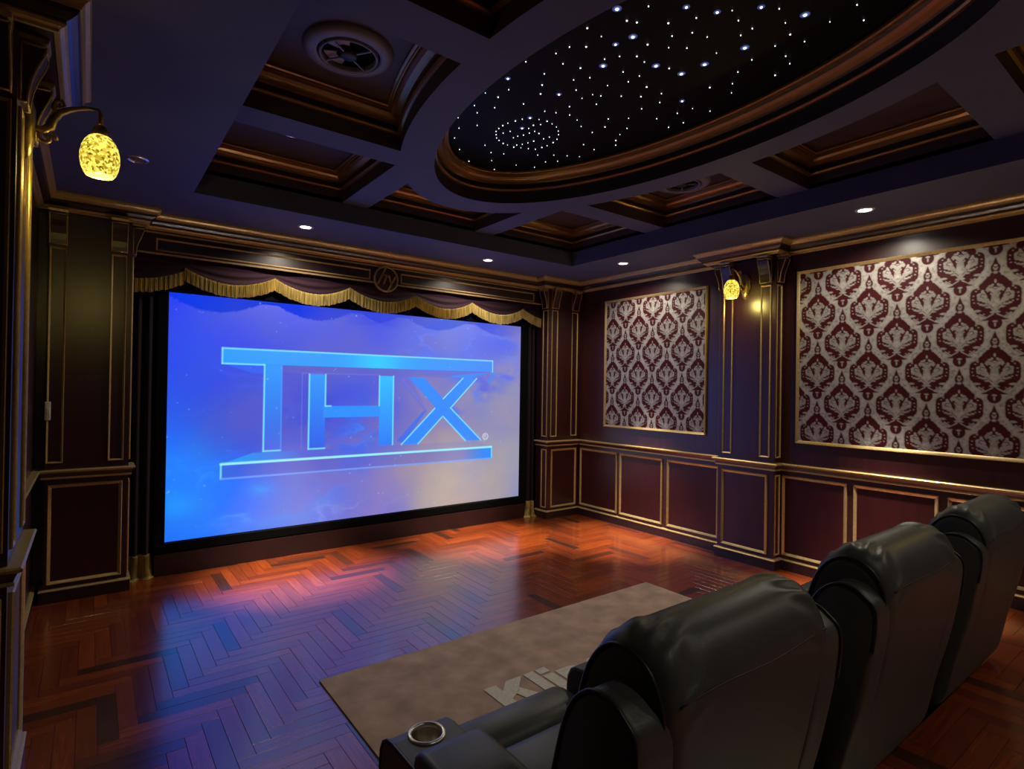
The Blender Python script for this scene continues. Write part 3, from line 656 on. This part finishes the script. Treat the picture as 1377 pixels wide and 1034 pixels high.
    for a, b in (((.11, .722), (.11, .787)), ((.11, .787), (.888, .789)), ((.888, .789), (.888, .727)), ((.11, .722), (.204, .722)), ((.204, .722), (.204, .343)), ((.204, .343), (.245, .343)),
                 ((.355, .687), (.355, .539)), ((.355, .539), (.37, .539)), ((.313, .342), (.355, .342)), ((.313, .342), (.313, .687)), ((.547, .342), (.547, .687)), ((.505, .687), (.505, .539)),
                 ((.709, .573), (.778, .687)), ((.735, .524), (.828, .687)), ((.681, .523), (.574, .34)), ((.705, .475), (.627, .34)), ((.735, .524), (.847, .342)), ((.709, .48), (.79, .343)),
                 ((.111, .235), (.111, .297)), ((.888, .30), (.889, .235))): line(a, b, w1, ed, .9)
    line((.111, .297), (.888, .30), .0055, (150, 236, 255)); line((.111, .235), (.889, .236), .004, (110, 160, 255), .8); line((.245, .723), (.245, .343), .003, (70, 150, 255), .7)
    line((.295, .69), (.295, .35), .002, (110, 120, 235), .6); line((.295, .69), (.505, .692), .002, (110, 120, 235), .6); line((.575, .67), (.655, .515), .002, (120, 120, 230), .5)
    # registered mark
    d = np.hypot((u-.864)*asp, v-.361); m = (np.clip((.0035-abs(d-.017))/px+.5, 0, 1))[..., None]; img = img*(1-m)+C(190, 200, 220)*m
    for a, b in (((.8605, .352), (.8605, .370)), ((.8605, .370), (.867, .367)), ((.867, .367), (.8605, .361)), ((.8635, .361), (.868, .352))): line(a, b, .0018, (190, 200, 220))
    r = np.random.default_rng(5)
    for _ in range(130):
        a, b = r.random(), r.random(); s = .0018+.0022*r.random()**3; m = (np.exp(-(((u-a)*asp)**2+(v-b)**2)/s**2)*(.35+.6*r.random()))[..., None]; img = img*(1-m)+C(170, 205, 255)*m
    img = np.clip(img, 0, 255)/255; lin = np.where(img <= .04045, img/12.92, ((img+.055)/1.055)**2.4)
    out = np.ones((nv, nu, 4)); out[..., :3] = lin; return nu, nv, out
nu, nv, pic = picture()
xs_ = np.linspace(SU0, SU1, nu); zs_ = np.linspace(SV0, SV1, nv); Xg, Zg = np.meshgrid(xs_, zs_)
V = np.stack([Xg.ravel(), np.full(Xg.size, SY), Zg.ravel()], 1); idx = np.arange(nu*nv).reshape(nv, nu)
Fq = np.stack([idx[:-1, :-1], idx[:-1, 1:], idx[1:, 1:], idx[1:, :-1]], -1).reshape(-1, 4)
me = grid_mesh('picture', V, Fq, 'picture', pic.reshape(-1, 4)); me.materials.append(M['screen'])
o = bpy.data.objects.new('picture', me); COL.objects.link(o); par(o, scr); o['label'] = 'glowing picture with the letters THX over a blue nebula'
mb = MB(); fy = pl_front(SY+.002)
prof = [(0, -.03), (0, .028), (.01, .036), (.075, .036), (.083, .012), (.083, -.03)]
mb.loft([[fy(SU0-.083+d, SV0-.083+d, h), fy(SU1+.083-d, SV0-.083+d, h), fy(SU1+.083-d, SV1+.083-d, h), fy(SU0-.083+d, SV1+.083-d, h)] for d, h in prof])
mb.build('frame', 'black', scr)
MB().box(SU0-.07, SU1+.07, SY+.004, SY+.03, SV0-.07, SV1+.07).build('backing', 'black', scr)
pl = MB().box(.425, 4.055, 5.10, 5.199, 0.0005, .165)
tag(pl.build('plinth', 'plinth'), 'low dark plinth along the floor under the screen', 'plinth')
tag(MB().box(.245, 4.222, 5.176, 5.198, .166, 2.468).build('backdrop', 'black'), 'black cloth wall behind the screen inside the stage opening', 'backdrop')
# emblem on the frieze
em = thing('emblem', 'round gold monogram hy in the middle of the frieze', 'emblem', (2.26, YF, 2.53))
fe = pl_front(YF)
mb = MB(); mb.loft([[fe(2.258+r*math.cos(2*PI*i/48), 2.524+r*math.sin(2*PI*i/48), h) for i in range(48)] for r, h in ((.126, .0005), (.126, .022), (.122, .026), (.113, .026), (.109, .022), (.109, .0005))])
mb.build('ring', 'gold_dim', em)
mb = MB(); mb.loft([[fe(2.258+r*math.cos(2*PI*i/48), 2.524+r*math.sin(2*PI*i/48), h) for i in range(48)] for r, h in ((.108, .0005), (.108, .016))], caps=True); mb.build('disc', 'mahogany_dark', em)
def stroke(pts, wd):
    m_ = MB()
    for a, b in zip(pts[:-1], pts[1:]):
        a = Vector(a); b = Vector(b); t = (b-a).normalized(); n = Vector((-t.y, t.x))*wd/2; e = t*wd*.25
        q = [a-e-n, b+e-n, b+e+n, a-e+n]; m_.prism([(p.x, p.y) for p in q], fe, .0162, .027)
    return m_
stroke([(2.252, 2.637), (2.174, 2.474)], .017).add([], []).build('letter_h', 'gold_dim', em)
stroke([(2.205, 2.540), (2.232, 2.562), (2.262, 2.556), (2.230, 2.474)], .016).build('letter_h', 'gold_dim', em)
stroke([(2.284, 2.556), (2.302, 2.496), (2.312, 2.484)], .016).build('letter_y', 'gold_dim', em)
stroke([(2.352, 2.556), (2.274, 2.412)], .017).build('letter_y', 'gold_dim', em)
# ------------------------------------------------------------------ valance and side curtains
val = thing('valance', 'swagged dark velvet valance with gold fringe hanging over the screen', 'valance', (2.24, 5.05, 2.47))
vx = [-.10, .586, 1.262, 1.922, 2.597, 3.276, 3.968, 4.66]
for i in range(7):
    a, b = vx[i], vx[i+1]; lo, hi = max(a, .246), min(b, 4.22)
    zt, drop = 2.405, .100; n = 40; nt_ = 22
    if i == 0: zt = 2.375
    def zf(x):                                   # top edge of the fringe
        t = (x-a)/(b-a); return zt-drop*(math.sin(PI*t)**.85 if 0 < t < 1 else 0)
    xs = [lo+(hi-lo)*k/n for k in range(n+1)]
    mb = MB(); rows = []
    for r in range(nt_+1):
        q = r/nt_; row = []
        for x in xs:
            t = (x-a)/(b-a); bow = math.sin(PI*t)
            z = 2.468+(zf(x)-2.468)*q
            y = 5.080-.016*bow-.010*math.sin(q*PI*5.0)*bow*(.4+q)-.008*q
            row.append((x, y, z))
        rows.append(row)
    mb.loft(rows, closed=False, smooth=True)
    sw = mb.build('swag', 'swag', val, normals=False)
    nf = max(8, int((hi-lo)/.0045)); mb = MB(); rows = [[], [], [], []]
    for k in range(nf+1):
        x = lo+(hi-lo)*k/nf; t = (x-a)/(b-a); bow = math.sin(PI*min(1, max(0, t))); y = 5.062-.016*bow+(-.006 if k % 2 else .004)+.003*math.sin(k*.9)
        L = .103+.004*random.random()+.004*math.sin(k*.41)*math.sin(k*.17)+(.006 if i == 3 else 0); dx = .0
        zz = zf(x)
        for r, (q, yo) in enumerate(((0, .002), (.12, -.006), (.5, -.004), (1, 0))): rows[r].append((x, y+yo, zz+.006-L*q))
    mb.loft(rows, closed=False); mb.build('fringe', 'fringe', sw, normals=False)
def curtain(label, x0, x1, waves, flare):
    t = thing('stage_curtain', label, 'curtain', ((x0+x1)/2, 5.06, 0))
    n = waves*14
    def row(z, y0, amp, fl=0): return [(x0+(x1-x0)*k/n+fl*(k/n-.5), y0+amp*math.cos(2*PI*waves*k/n)-abs(fl)*.15, z) for k in range(n+1)]
    mb = MB(); mb.loft([row(2.468, 5.122, .012), row(2.2, 5.118, .018), row(1.0, 5.116, .022), row(.2, 5.114, .024), row(.17, 5.114, .024)], closed=False, smooth=True); mb.build('fabric', 'curtain', t, normals=False)
    n = waves*60
    rows = [[], [], [], [], []]
    for k in range(n+1):
        for r, (z, y0, fl) in enumerate(((.185, 5.108, 0), (.175, 5.100, 0), (.09, 5.102, .01), (.02, 5.092, .03+flare*.5), (.002, 5.070, .05+flare))):
            rows[r].append((x0+(x1-x0)*k/n+fl*(k/n-.5), y0+.024*math.cos(2*PI*waves*k/n)+(.002 if k % 2 else -.002), z))
    mb = MB(); mb.loft(rows, closed=False); mb.build('fringe', 'fringe', t, normals=False)
curtain('dark narrow stage curtain with gold hem fringe left of the screen', .262, .402, 2, 0)
curtain('dark narrow stage curtain with gold hem fringe right of the screen', 4.092, 4.205, 2, .04)
# ------------------------------------------------------------------ downlights and other ceiling fittings
def spot_lamp(x, y, z, parent, power):
    # a narrow main beam and the weak wide spill of the reflector
    for nm, k, size, bl in (('downlight_beam', SPOT_W, 37, 1.0), ('downlight_spill', SPILL_W, 150, .55)):
        ld = bpy.data.lights.new(nm, 'SPOT'); ld.energy = k*power; ld.color = SPOT_COL; ld.spot_size = math.radians(size); ld.spot_blend = bl; ld.shadow_soft_size = .022
        lo = bpy.data.objects.new(nm, ld); COL.objects.link(lo); lo.location = (x, y, z); par(lo, parent)
def downlight(x, y, label, on=True, z=ZS, power=1.0):
    t = thing('downlight', label, 'downlight', (x, y, z), 'recessed downlights')
    mb = MB(); mb.lathe([(.041, -.001), (.041, -.004), (.045, -.007), (.055, -.006), (.060, -.001)], (x, y, z), 28)
    mb.build('trim_ring', 'chrome' if not on else 'white_plastic', t)
    mb = MB(); mb.lathe([(.041, -.0015), (.02, -.0035), (.0005, -.004)], (x, y, z), 20); mb.build('lens', 'lens' if on else 'chrome', t)
    if on: spot_lamp(x, y, z-.012, t, power)
    return t
downlight(1.373, 4.60, 'lit round downlight in the soffit above the left half of the screen')
downlight(3.153, 4.60, 'lit round downlight in the soffit above the right half of the screen')
downlight(4.266, 3.825, 'lit round downlight in the soffit over the narrower damask panel')
downlight(4.265, 1.627, 'lit round downlight in the soffit over the wide damask panel')
downlight(4.265, -.50, 'added out-of-view downlight in the soffit over the aisle step', True, power=.36)  # unseen, added to light the step and the recliner backs
downlight(1.373, -.66, 'added out-of-view downlight in the rear soffit, left of centre', True, power=.36)  # unseen fill from above and behind, added for the recliner backs
downlight(3.153, -.66, 'added out-of-view downlight in the rear soffit, right of centre', True, power=.36)  # second unseen rear fill, likewise added for the recliner backs
downlight(.20, 3.84, 'unlit downlight in the soffit beside the left wall lamp', False)
downlight(1.03, 3.77, 'unlit downlight inside the front left ceiling coffer', False, ZC)
downlight(3.46, 3.77, 'unlit downlight inside the front right ceiling coffer', False, ZC)
def vent(x, y, label):
    z = ZC; t = thing('ceiling_vent', label, 'vent', (x, y, z), 'round ceiling vents')
    mb = MB(); mb.lathe([(.215, -.0005), (.212, -.014), (.19, -.026), (.16, -.030), (.150, -.028), (.146, -.014), (.146, -.0005)], (x, y, z), 48); mb.build('flange', 'vent_white', t)
    mb = MB(); mb.lathe([(.140, -.016), (.139, -.034), (.131, -.036), (.126, -.030), (.126, -.010)], (x, y, z), 48); mb.build('inner_ring', 'vent_white', t)
    mb = MB(); mb.lathe([(.145, -.003), (.001, -.003)], (x, y, z), 40); mb.build('backing', 'black', t)
    mb = MB(); mb.lathe([(.042, -.004), (.042, -.030), (.034, -.036), (.001, -.037)], (x, y, z), 24); mb.build('hub', 'plastic_black', t)
    for k in range(4):
        a = k*PI/2+.62; c, s = math.cos(a), math.sin(a); mb = MB()
        P = lambda r, w_, h: (x+c*r-s*w_, y+s*r+c*w_, z+h)
        mb.loft([[P(.04, -.004, -.022), P(.04, .004, -.022), P(.04, .004, -.030), P(.04, -.004, -.030)], [P(.128, -.004, -.022), P(.128, .004, -.022), P(.128, .004, -.030), P(.128, -.004, -.030)]], caps=True)
        mb.build('spoke', 'vent_white', t)
    for k in range(2):
        a0 = k*1.75+1.5; mb = MB(); pts = []
        for q in range(13):
            a = a0+1.15*q/12; pts.append((x+.118*math.cos(a), y+.118*math.sin(a)))
        for q in range(13):
            a = a0+1.15*(1-q/12); rr = .055+.012*math.sin(q/12*PI); pts.append((x+rr*math.cos(a), y+rr*math.sin(a)))
        mb.prism(pts, lambda u, v, h: (u, v, h), z-.012, z-.007); mb.build('petal', 'vent_petal', t)
vent(.985, 2.66, 'round white ceiling vent with four spokes in the left coffer')
vent(3.675, 2.70, 'round ceiling vent partly hidden in the coffer over the right wall')
# ------------------------------------------------------------------ wall lamps
def sconce(sx, face, y, label):
    n = sx; X = lambda h: face+n*h
    t = thing('wall_lamp', label, 'wall lamp', (face, y, 2.45), 'mosaic wall lamps')
    # leaf shaped back plate
    mb = MB(); loops = []
    for h, k in ((.001, 1.0), (.012, 1.0), (.022, .8), (.030, .45)):
        l = []
        for i in range(40):
            a = 2*PI*i/40; w_ = .052*k*math.sin(a); zz = math.cos(a); zz = (.085 if zz > 0 else .145)*zz*k
            if zz < 0: w_ *= (1-.35*(-zz/.145)**2)
            w_ *= 1+.06*math.cos(10*a)
            l.append((X(h), y+w_, 2.455+zz))
        loops.append(l)
    mb.loft(loops, caps=True, smooth=True); mb.build('back_plate', 'antique', t)
    arm = [(.02, 2.43), (.05, 2.425), (.072, 2.445), (.080, 2.475), (.098, 2.505), (.125, 2.525), (.150, 2.538), (.185, 2.550), (.215, 2.552), (.222, 2.535), (.222, 2.49)]
    ra = [.012, .016, .016, .014, .013, .011, .009, .007, .006, .008, .010]
    am = MB().tube([(X(h), y, z) for h, z in arm], ra, 10).build('arm', 'antique', t)
    sc_ = []
    for i in range(22):
        a = i/21*3.6*PI*.75; r = .030*(1-i/24); sc_.append((X(.060+r*math.cos(a)), y, 2.405-.004+r*math.sin(a)))
    MB().tube(sc_, .0075, 8).build('scroll', 'antique', am)
    sc2 = [(X(.09), y, 2.50), (X(.08), y, 2.525), (X(.088), y, 2.548), (X(.105), y, 2.552), (X(.112), y, 2.538), (X(.104), y, 2.530)]
    MB().tube(sc2, [.010, .009, .008, .007, .006, .004], 8).build('scroll', 'antique', am)
    cx = X(.222)
    mb = MB(); mb.lathe([(.010, .120), (.022, .112), (.028, .092), (.029, .072), (.025, .071)], (cx, y, 2.375), 24); mb.build('socket', 'antique', t)
    prof = [(r*.81, z*.83) for r, z in [(.033, .094), (.046, .086), (.060, .068), (.072, .042), (.0785, .010), (.0795, -.020), (.075, -.052), (.066, -.078), (.056, -.093)]]
    inner = [(r-.004, z) for r, z in prof[::-1]]
    mb = MB(); mb.lathe(prof+inner, (0, 0, 0), 40)
    so_ = mb.build('shade', 'mosaic', None); so_.location = (cx, y, 2.375); par(so_, t)
    mb = MB(); mb.lathe([(.0005, .030), (.018, .022), (.024, 0), (.019, -.022), (.0005, -.030)], (cx, y, 2.340), 20); mb.build('bulb', 'bulb', t)
    ld = bpy.data.lights.new('lamp_glow', 'POINT'); ld.energy = SCONCE_W; ld.color = (1.0, .78, .20); ld.shadow_soft_size = .03
    lo = bpy.data.objects.new('lamp_glow', ld); COL.objects.link(lo); lo.location = (cx, y, 2.275); par(lo, t)
sconce(-1, PX, 2.705, 'lit yellow mosaic wall lamp on the right wall pilaster')
sconce(1, PLX, 2.705, 'lit yellow mosaic wall lamp on the left wall, near the camera')
sconce(-1, PX, .415, 'added out-of-view yellow mosaic wall lamp on the right wall beside the platform')  # unseen lamp added for the yellowish light on the recliners
# ------------------------------------------------------------------ platform and step behind the recliners
ZP, YPL, XPL = .28, .742, 3.60
plat = tag(MB().box(XL+.001, XPL, YB+.001, YPL, .0005, ZP-.010).build('seating_platform', 'mahogany_dark'), 'raised parquet platform behind the recliners', 'platform')
lay_planks(plat, XL+.002, XPL, YB+.002, YPL, ZP, lambda x, y: x > 1.2 and y > -.2, 120)
step = tag(MB().box(XPL+.002, XR-.001, YB+.001, 1.05, .0005, .14).build('aisle_step', 'mahogany_dark'), 'low parquet step between the platform and the right wall', 'step')
lay_planks(step, XPL+.002, XR-.002, YB+.002, 1.05, .15, lambda x, y: y > .3, 60)
sb = [(XR, YB), (XR, .17), (PX, .17), (PX, .66), (XR, .66), (XR, 1.05)]
t = struct(run('baseboard_right', sb, [(d, z+.151) for d, z in B_MID], 'mahogany_dark')); run('gold_bead', sb, [(d, z+.151) for d, z in B_TOP], 'gold', parent=t)
# ------------------------------------------------------------------ rug
rug = thing('rug', 'brown rug with pale lettering on the parquet in front of the recliners', 'rug', (2.22, 2.17, 0))
RX0, RX1, RY0, RY1 = .955, 3.482, 1.50, 2.842
mb = MB(); nx, ny = 60, 34
rows = []
for j in range(ny+1):
    rows.append([(RX0+(RX1-RX0)*i/nx, RY0+(RY1-RY0)*j/ny, .0075+.0012*random.random()) for i in range(nx+1)])
mb.loft(rows, closed=False, smooth=True)
edge = [(RX0, RY0), (RX1, RY0), (RX1, RY1), (RX0, RY1)]
mb.loft([[(x, y, .0008) for x, y in edge], [(x, y, .0078) for x, y in edge]])
mb.build('pile', 'rug', rug)
fr_rug = lambda u, v, h: (u, v, h)
def letters(polys, name='lettering'):
    m_ = MB()
    for p in polys: m_.prism(p, fr_rug, .006, .0125)
    m_.build(name, 'rug_letter', rug)
yt, yb = 2.281, 2.040
def rect(x0, x1, y0, y1): return [(x0, y0), (x1, y0), (x1, y1), (x0, y1)]
letters([rect(1.577, 1.647, yb, yt), [(1.647, 2.135), (1.713, 2.175), (1.811, 2.281), (1.712, 2.281), (1.647, 2.215)], [(1.690, 2.160), (1.735, 2.198), (1.815, yb), (1.725, yb)]])
letters([rect(1.824, 1.886, yb, yt)])
letters([rect(1.902, 1.966, yb, 2.212), rect(1.902, 1.966, 2.232, 2.281)])
def ring_(cx, cy, ro, ri, a0, a1, sx=1.):
    n = 18; out = []
    for i in range(n):
        p, q = a0+(a1-a0)*i/n, a0+(a1-a0)*(i+1)/n
        out.append([(cx+sx*ri*math.cos(p), cy+ri*math.sin(p)), (cx+sx*ro*math.cos(p), cy+ro*math.sin(p)), (cx+sx*ro*math.cos(q), cy+ro*math.sin(q)), (cx+sx*ri*math.cos(q), cy+ri*math.sin(q))])
    return out
letters([rect(1.985, 2.045, 1.975, 2.215), rect(2.0455, 2.062, 2.161, 2.215), rect(2.0455, 2.062, 2.039, 2.093)]+ring_(2.0625, 2.127, .088, .034, -PI/2, PI/2, 1.))
letters(ring_(2.245, 2.170, .045, .006, PI*.05, PI*1.5, 1.35)+ring_(2.245, 2.086, .045, .006, -PI*.95, PI*.5, 1.35))
letters(ring_(2.425, 2.127, .088, .036, PI*.25, PI*1.75, .95))
letters([rect(2.525, 2.587, yb, yt), rect(2.625, 2.687, yb, 2.16)]+ring_(2.606, 2.150, .066, .020, 0, PI, 1.22))
# ------------------------------------------------------------------ recliners
def smooth_profile(pts, n=10):
    """closed Catmull-Rom through (y, z) points"""
    out = []; k = len(pts)
    for i in range(k):
        p0, p1, p2, p3 = (Vector(pts[(i+j-1) % k]) for j in range(4))
        for s in range(n):
            t = s/n; out.append(.5*((2*p1)+(p2-p0)*t+(2*p0-5*p1+4*p2-p3)*t*t+(3*p1-p0-3*p2+p3)*t**3))
    return out
def puffy(prof, x0, x1, bulge, stations=14, power=2.6, wr=0., seed=1):
    """loft a (y,z) profile along x with rounded ends"""
    c = sum(prof, Vector((0, 0)))/len(prof); loops = []; r = random.Random(seed); xs = []
    L = x1-x0
    for i in range(stations+1):
        t = i/stations; xs.append(.5-.5*math.cos(PI*t))
    for t in xs:
        e = abs(2*t-1); k = (1-e**power)**(1/power) if e < 1 else 0
        edge = min(t, 1-t)*L
        f = 1 if edge > bulge else max(0., math.sqrt(max(0, 1-(1-edge/bulge)**2)))
        l = []
        for j, p in enumerate(prof):
            d = p-c; nrm = d.normalized(); q = p-nrm*(1-f)*bulge
            if wr and edge < .2 and p.y > .88: q += nrm*wr*math.sin(j*.85+edge*48+1.4*math.sin(j*.37+(5 if t > .5 else 0)))*math.exp(-((edge-.075)/.042)**2)*min(1, (p.y-.88)/.06)
            l.append((x0+L*t, q.x, q.y))
        loops.append(l)
    return MB().loft(loops, caps=True, smooth=True)
RCX, PITCHX = 1.09, .955
def make_recliner():
    t = thing('recliner', '', 'recliner', (RCX, 1.10, 0), 'row of grey leather recliners')
    X = lambda x: RCX+x
    # base
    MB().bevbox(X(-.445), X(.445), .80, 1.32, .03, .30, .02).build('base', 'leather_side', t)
    for sx in (-.40, .40):
        for y in (.84, 1.28): MB().lathe([(.022, 0.001), (.026, .01), (.026, .04)], (X(sx), y, 0), 14, caps=True).build('foot', 'plastic_black', t)
    # arms with cup holders
    for s in (-1, 1):
        xo, xi = (X(-.455), X(-.265)) if s < 0 else (X(.455), X(.215)); x0, x1 = min(xo, xi), max(xo, xi)
        P = [(.84, .05), (1.385, .05), (1.402, .10), (1.402, .50), (1.398, .535), (1.385, .560), (1.362, .575), (1.33, .580), (1.20, .580), (.84, .580)]
        mb = MB(); e = .010
        mb.loft([[(x0+dx if s < 2 else 0, cy, cz) for cy, cz in [(1.1+(y-1.1)*(1-sh), .31+(z-.31)*(1-sh)) for y, z in P]] for dx, sh in ((0, .03), (e*.4, .008), (e, 0), (x1-x0-e, 0), (x1-x0-e*.4, .008), (x1-x0, .03))], caps=True, smooth=False)
        arm = mb.build('arm', 'leather', t)
        xc = (x0+x1)/2; yc = 1.318
        cutter = MB().lathe([(.041, .50), (.041, .62)], (xc, yc, 0), 40, caps=True).build('cutter', 'leather')
        md = arm.modifiers.new('hole', 'BOOLEAN'); md.operation = 'DIFFERENCE'; md.object = cutter; md.solver = 'EXACT'
        bpy.context.view_layer.update()
        nm_ = bpy.data.meshes.new_from_object(arm.evaluated_get(bpy.context.evaluated_depsgraph_get())); arm.modifiers.clear(); arm.data = nm_; nm_.name = 'arm'
        bpy.data.objects.remove(cutter)
        for xf in (x0+.006, x1-.006):
            pass
        xf = x0+.003 if s < 0 else x1-.003
        MB().tube([(xf, y, z) for y, z in P[1:]], .0045, 6).build('piping', 'piping', arm)
        # raised pad
        Q = [(.90, .55), (1.19, .55), (1.215, .565), (1.224, .590), (1.218, .612), (1.20, .626), (1.17, .632), (1.05, .632), (.90, .628)]
        mb = MB(); mb.loft([[(x0+dx, 1.06+(y-1.06)*(1-sh), .59+(z-.59)*(1-sh*2.2)) for y, z in Q] for dx, sh in ((.002, .10), (.006, .04), (.016, .008), (.03, 0), (x1-x0-.03, 0), (x1-x0-.016, .008), (x1-x0-.006, .04), (x1-x0-.002, .10))], caps=True, smooth=True)
        mb.build('arm_pad', 'leather', arm)
        mb = MB(); mb.lathe([(.0380, .520), (.0385, .575), (.0405, .5835), (.0425, .5850), (.0455, .5858), (.0490, .5845), (.0510, .5815), (.0510, .5803), (.0400, .5803), (.0402, .520)], (xc, yc, 0), 44)
        cup = mb.build('cup_holder', 'steel', arm)
        mb = MB(); mb.lathe([(.0382, .5215), (.001, .5205)], (xc, yc, 0), 36); mb.build('cup_bottom', 'steel', cup)
    # seat and footrest
    for nm, y0, y1, z0, z1, rr in (('seat', .93, 1.262, .28, .515, .05), ('footrest', 1.266, 1.432, .07, .512, .05)):
        mb = MB(); mb.bevbox(X(-.262), X(.212), y0, y1, z0, z1, rr); mb.build(nm, 'leather', t)
    # reclining back: side wings, middle cushion with head roll
    wing = smooth_profile([(.86, .50), (.80, .78), (.765, .90), (.725, .955), (.680, .972), (.632, .955), (.600, .90), (.626, .70), (.673, .50), (.716, .32), (.79, .32)], 6)
    for s in (-1, 1):
        a, b = sorted((X(s*.375), X(s*.262)))
        o = puffy(wing, a, b, .014, 8).build('back_wing', 'leather', t)
        xf = X(s*.372)
        MB().tube([(xf, p.x, p.y) for p in wing[4:40]], .0045, 6).build('piping', 'piping', o)
    P = [(.940, .50), (.890, .66), (.842, .82), (.818, .92), (.786, .995), (.742, 1.043), (.690, 1.058), (.630, 1.035), (.594, .975), (.592, .90), (.625, .70), (.672, .50), (.715, .32), (.80, .31)]
    body = smooth_profile(P, 8)
    back = puffy(body, X(-.300), X(.300), .055, 64, wr=.0052).build('backrest', 'leather', t)
    # stitched seam along the rear of the head roll
    MB().tube([(X(-.27+.54*i/20), .590-.0, .955+.004*math.sin(i*.4)) for i in range(21)], .0020, 6).build('seam', 'piping', back)
    for s in (-1, 1):
        c = Vector((.75, .72)); pts = []
        for p in body[16:80]:
            d = (p-c).normalized(); q = p-d*.030; pts.append((X(s*.297), q.x, q.y))
        MB().tube(pts, .0045, 6).build('piping', 'piping', back)
    return t
rec = make_recliner()
labels = ['grey leather recliner nearest the camera, with the steel cup holder in view', 'grey leather recliner in the middle of the row', 'grey leather recliner at the far right end of the row']
for i in range(3):
    r = rec if i == 0 else copy_tree(rec)
    if i: r.location.x = RCX+PITCHX*i
    r['label'] = labels[i]
# ------------------------------------------------------------------ wall switch
sw = thing('wall_switch', 'small white switch on the left edge of the left screen pilaster', 'switch', (-.222, YP, 1.29))
MB().bevbox(-.232, -.200, YP-.016, YP-.0005, 1.235, 1.36, .004).build('plate', 'white_plastic', sw)
MB().bevbox(-.226, -.206, YP-.021, YP-.0155, 1.275, 1.32, .002).build('rocker', 'white_plastic', sw)
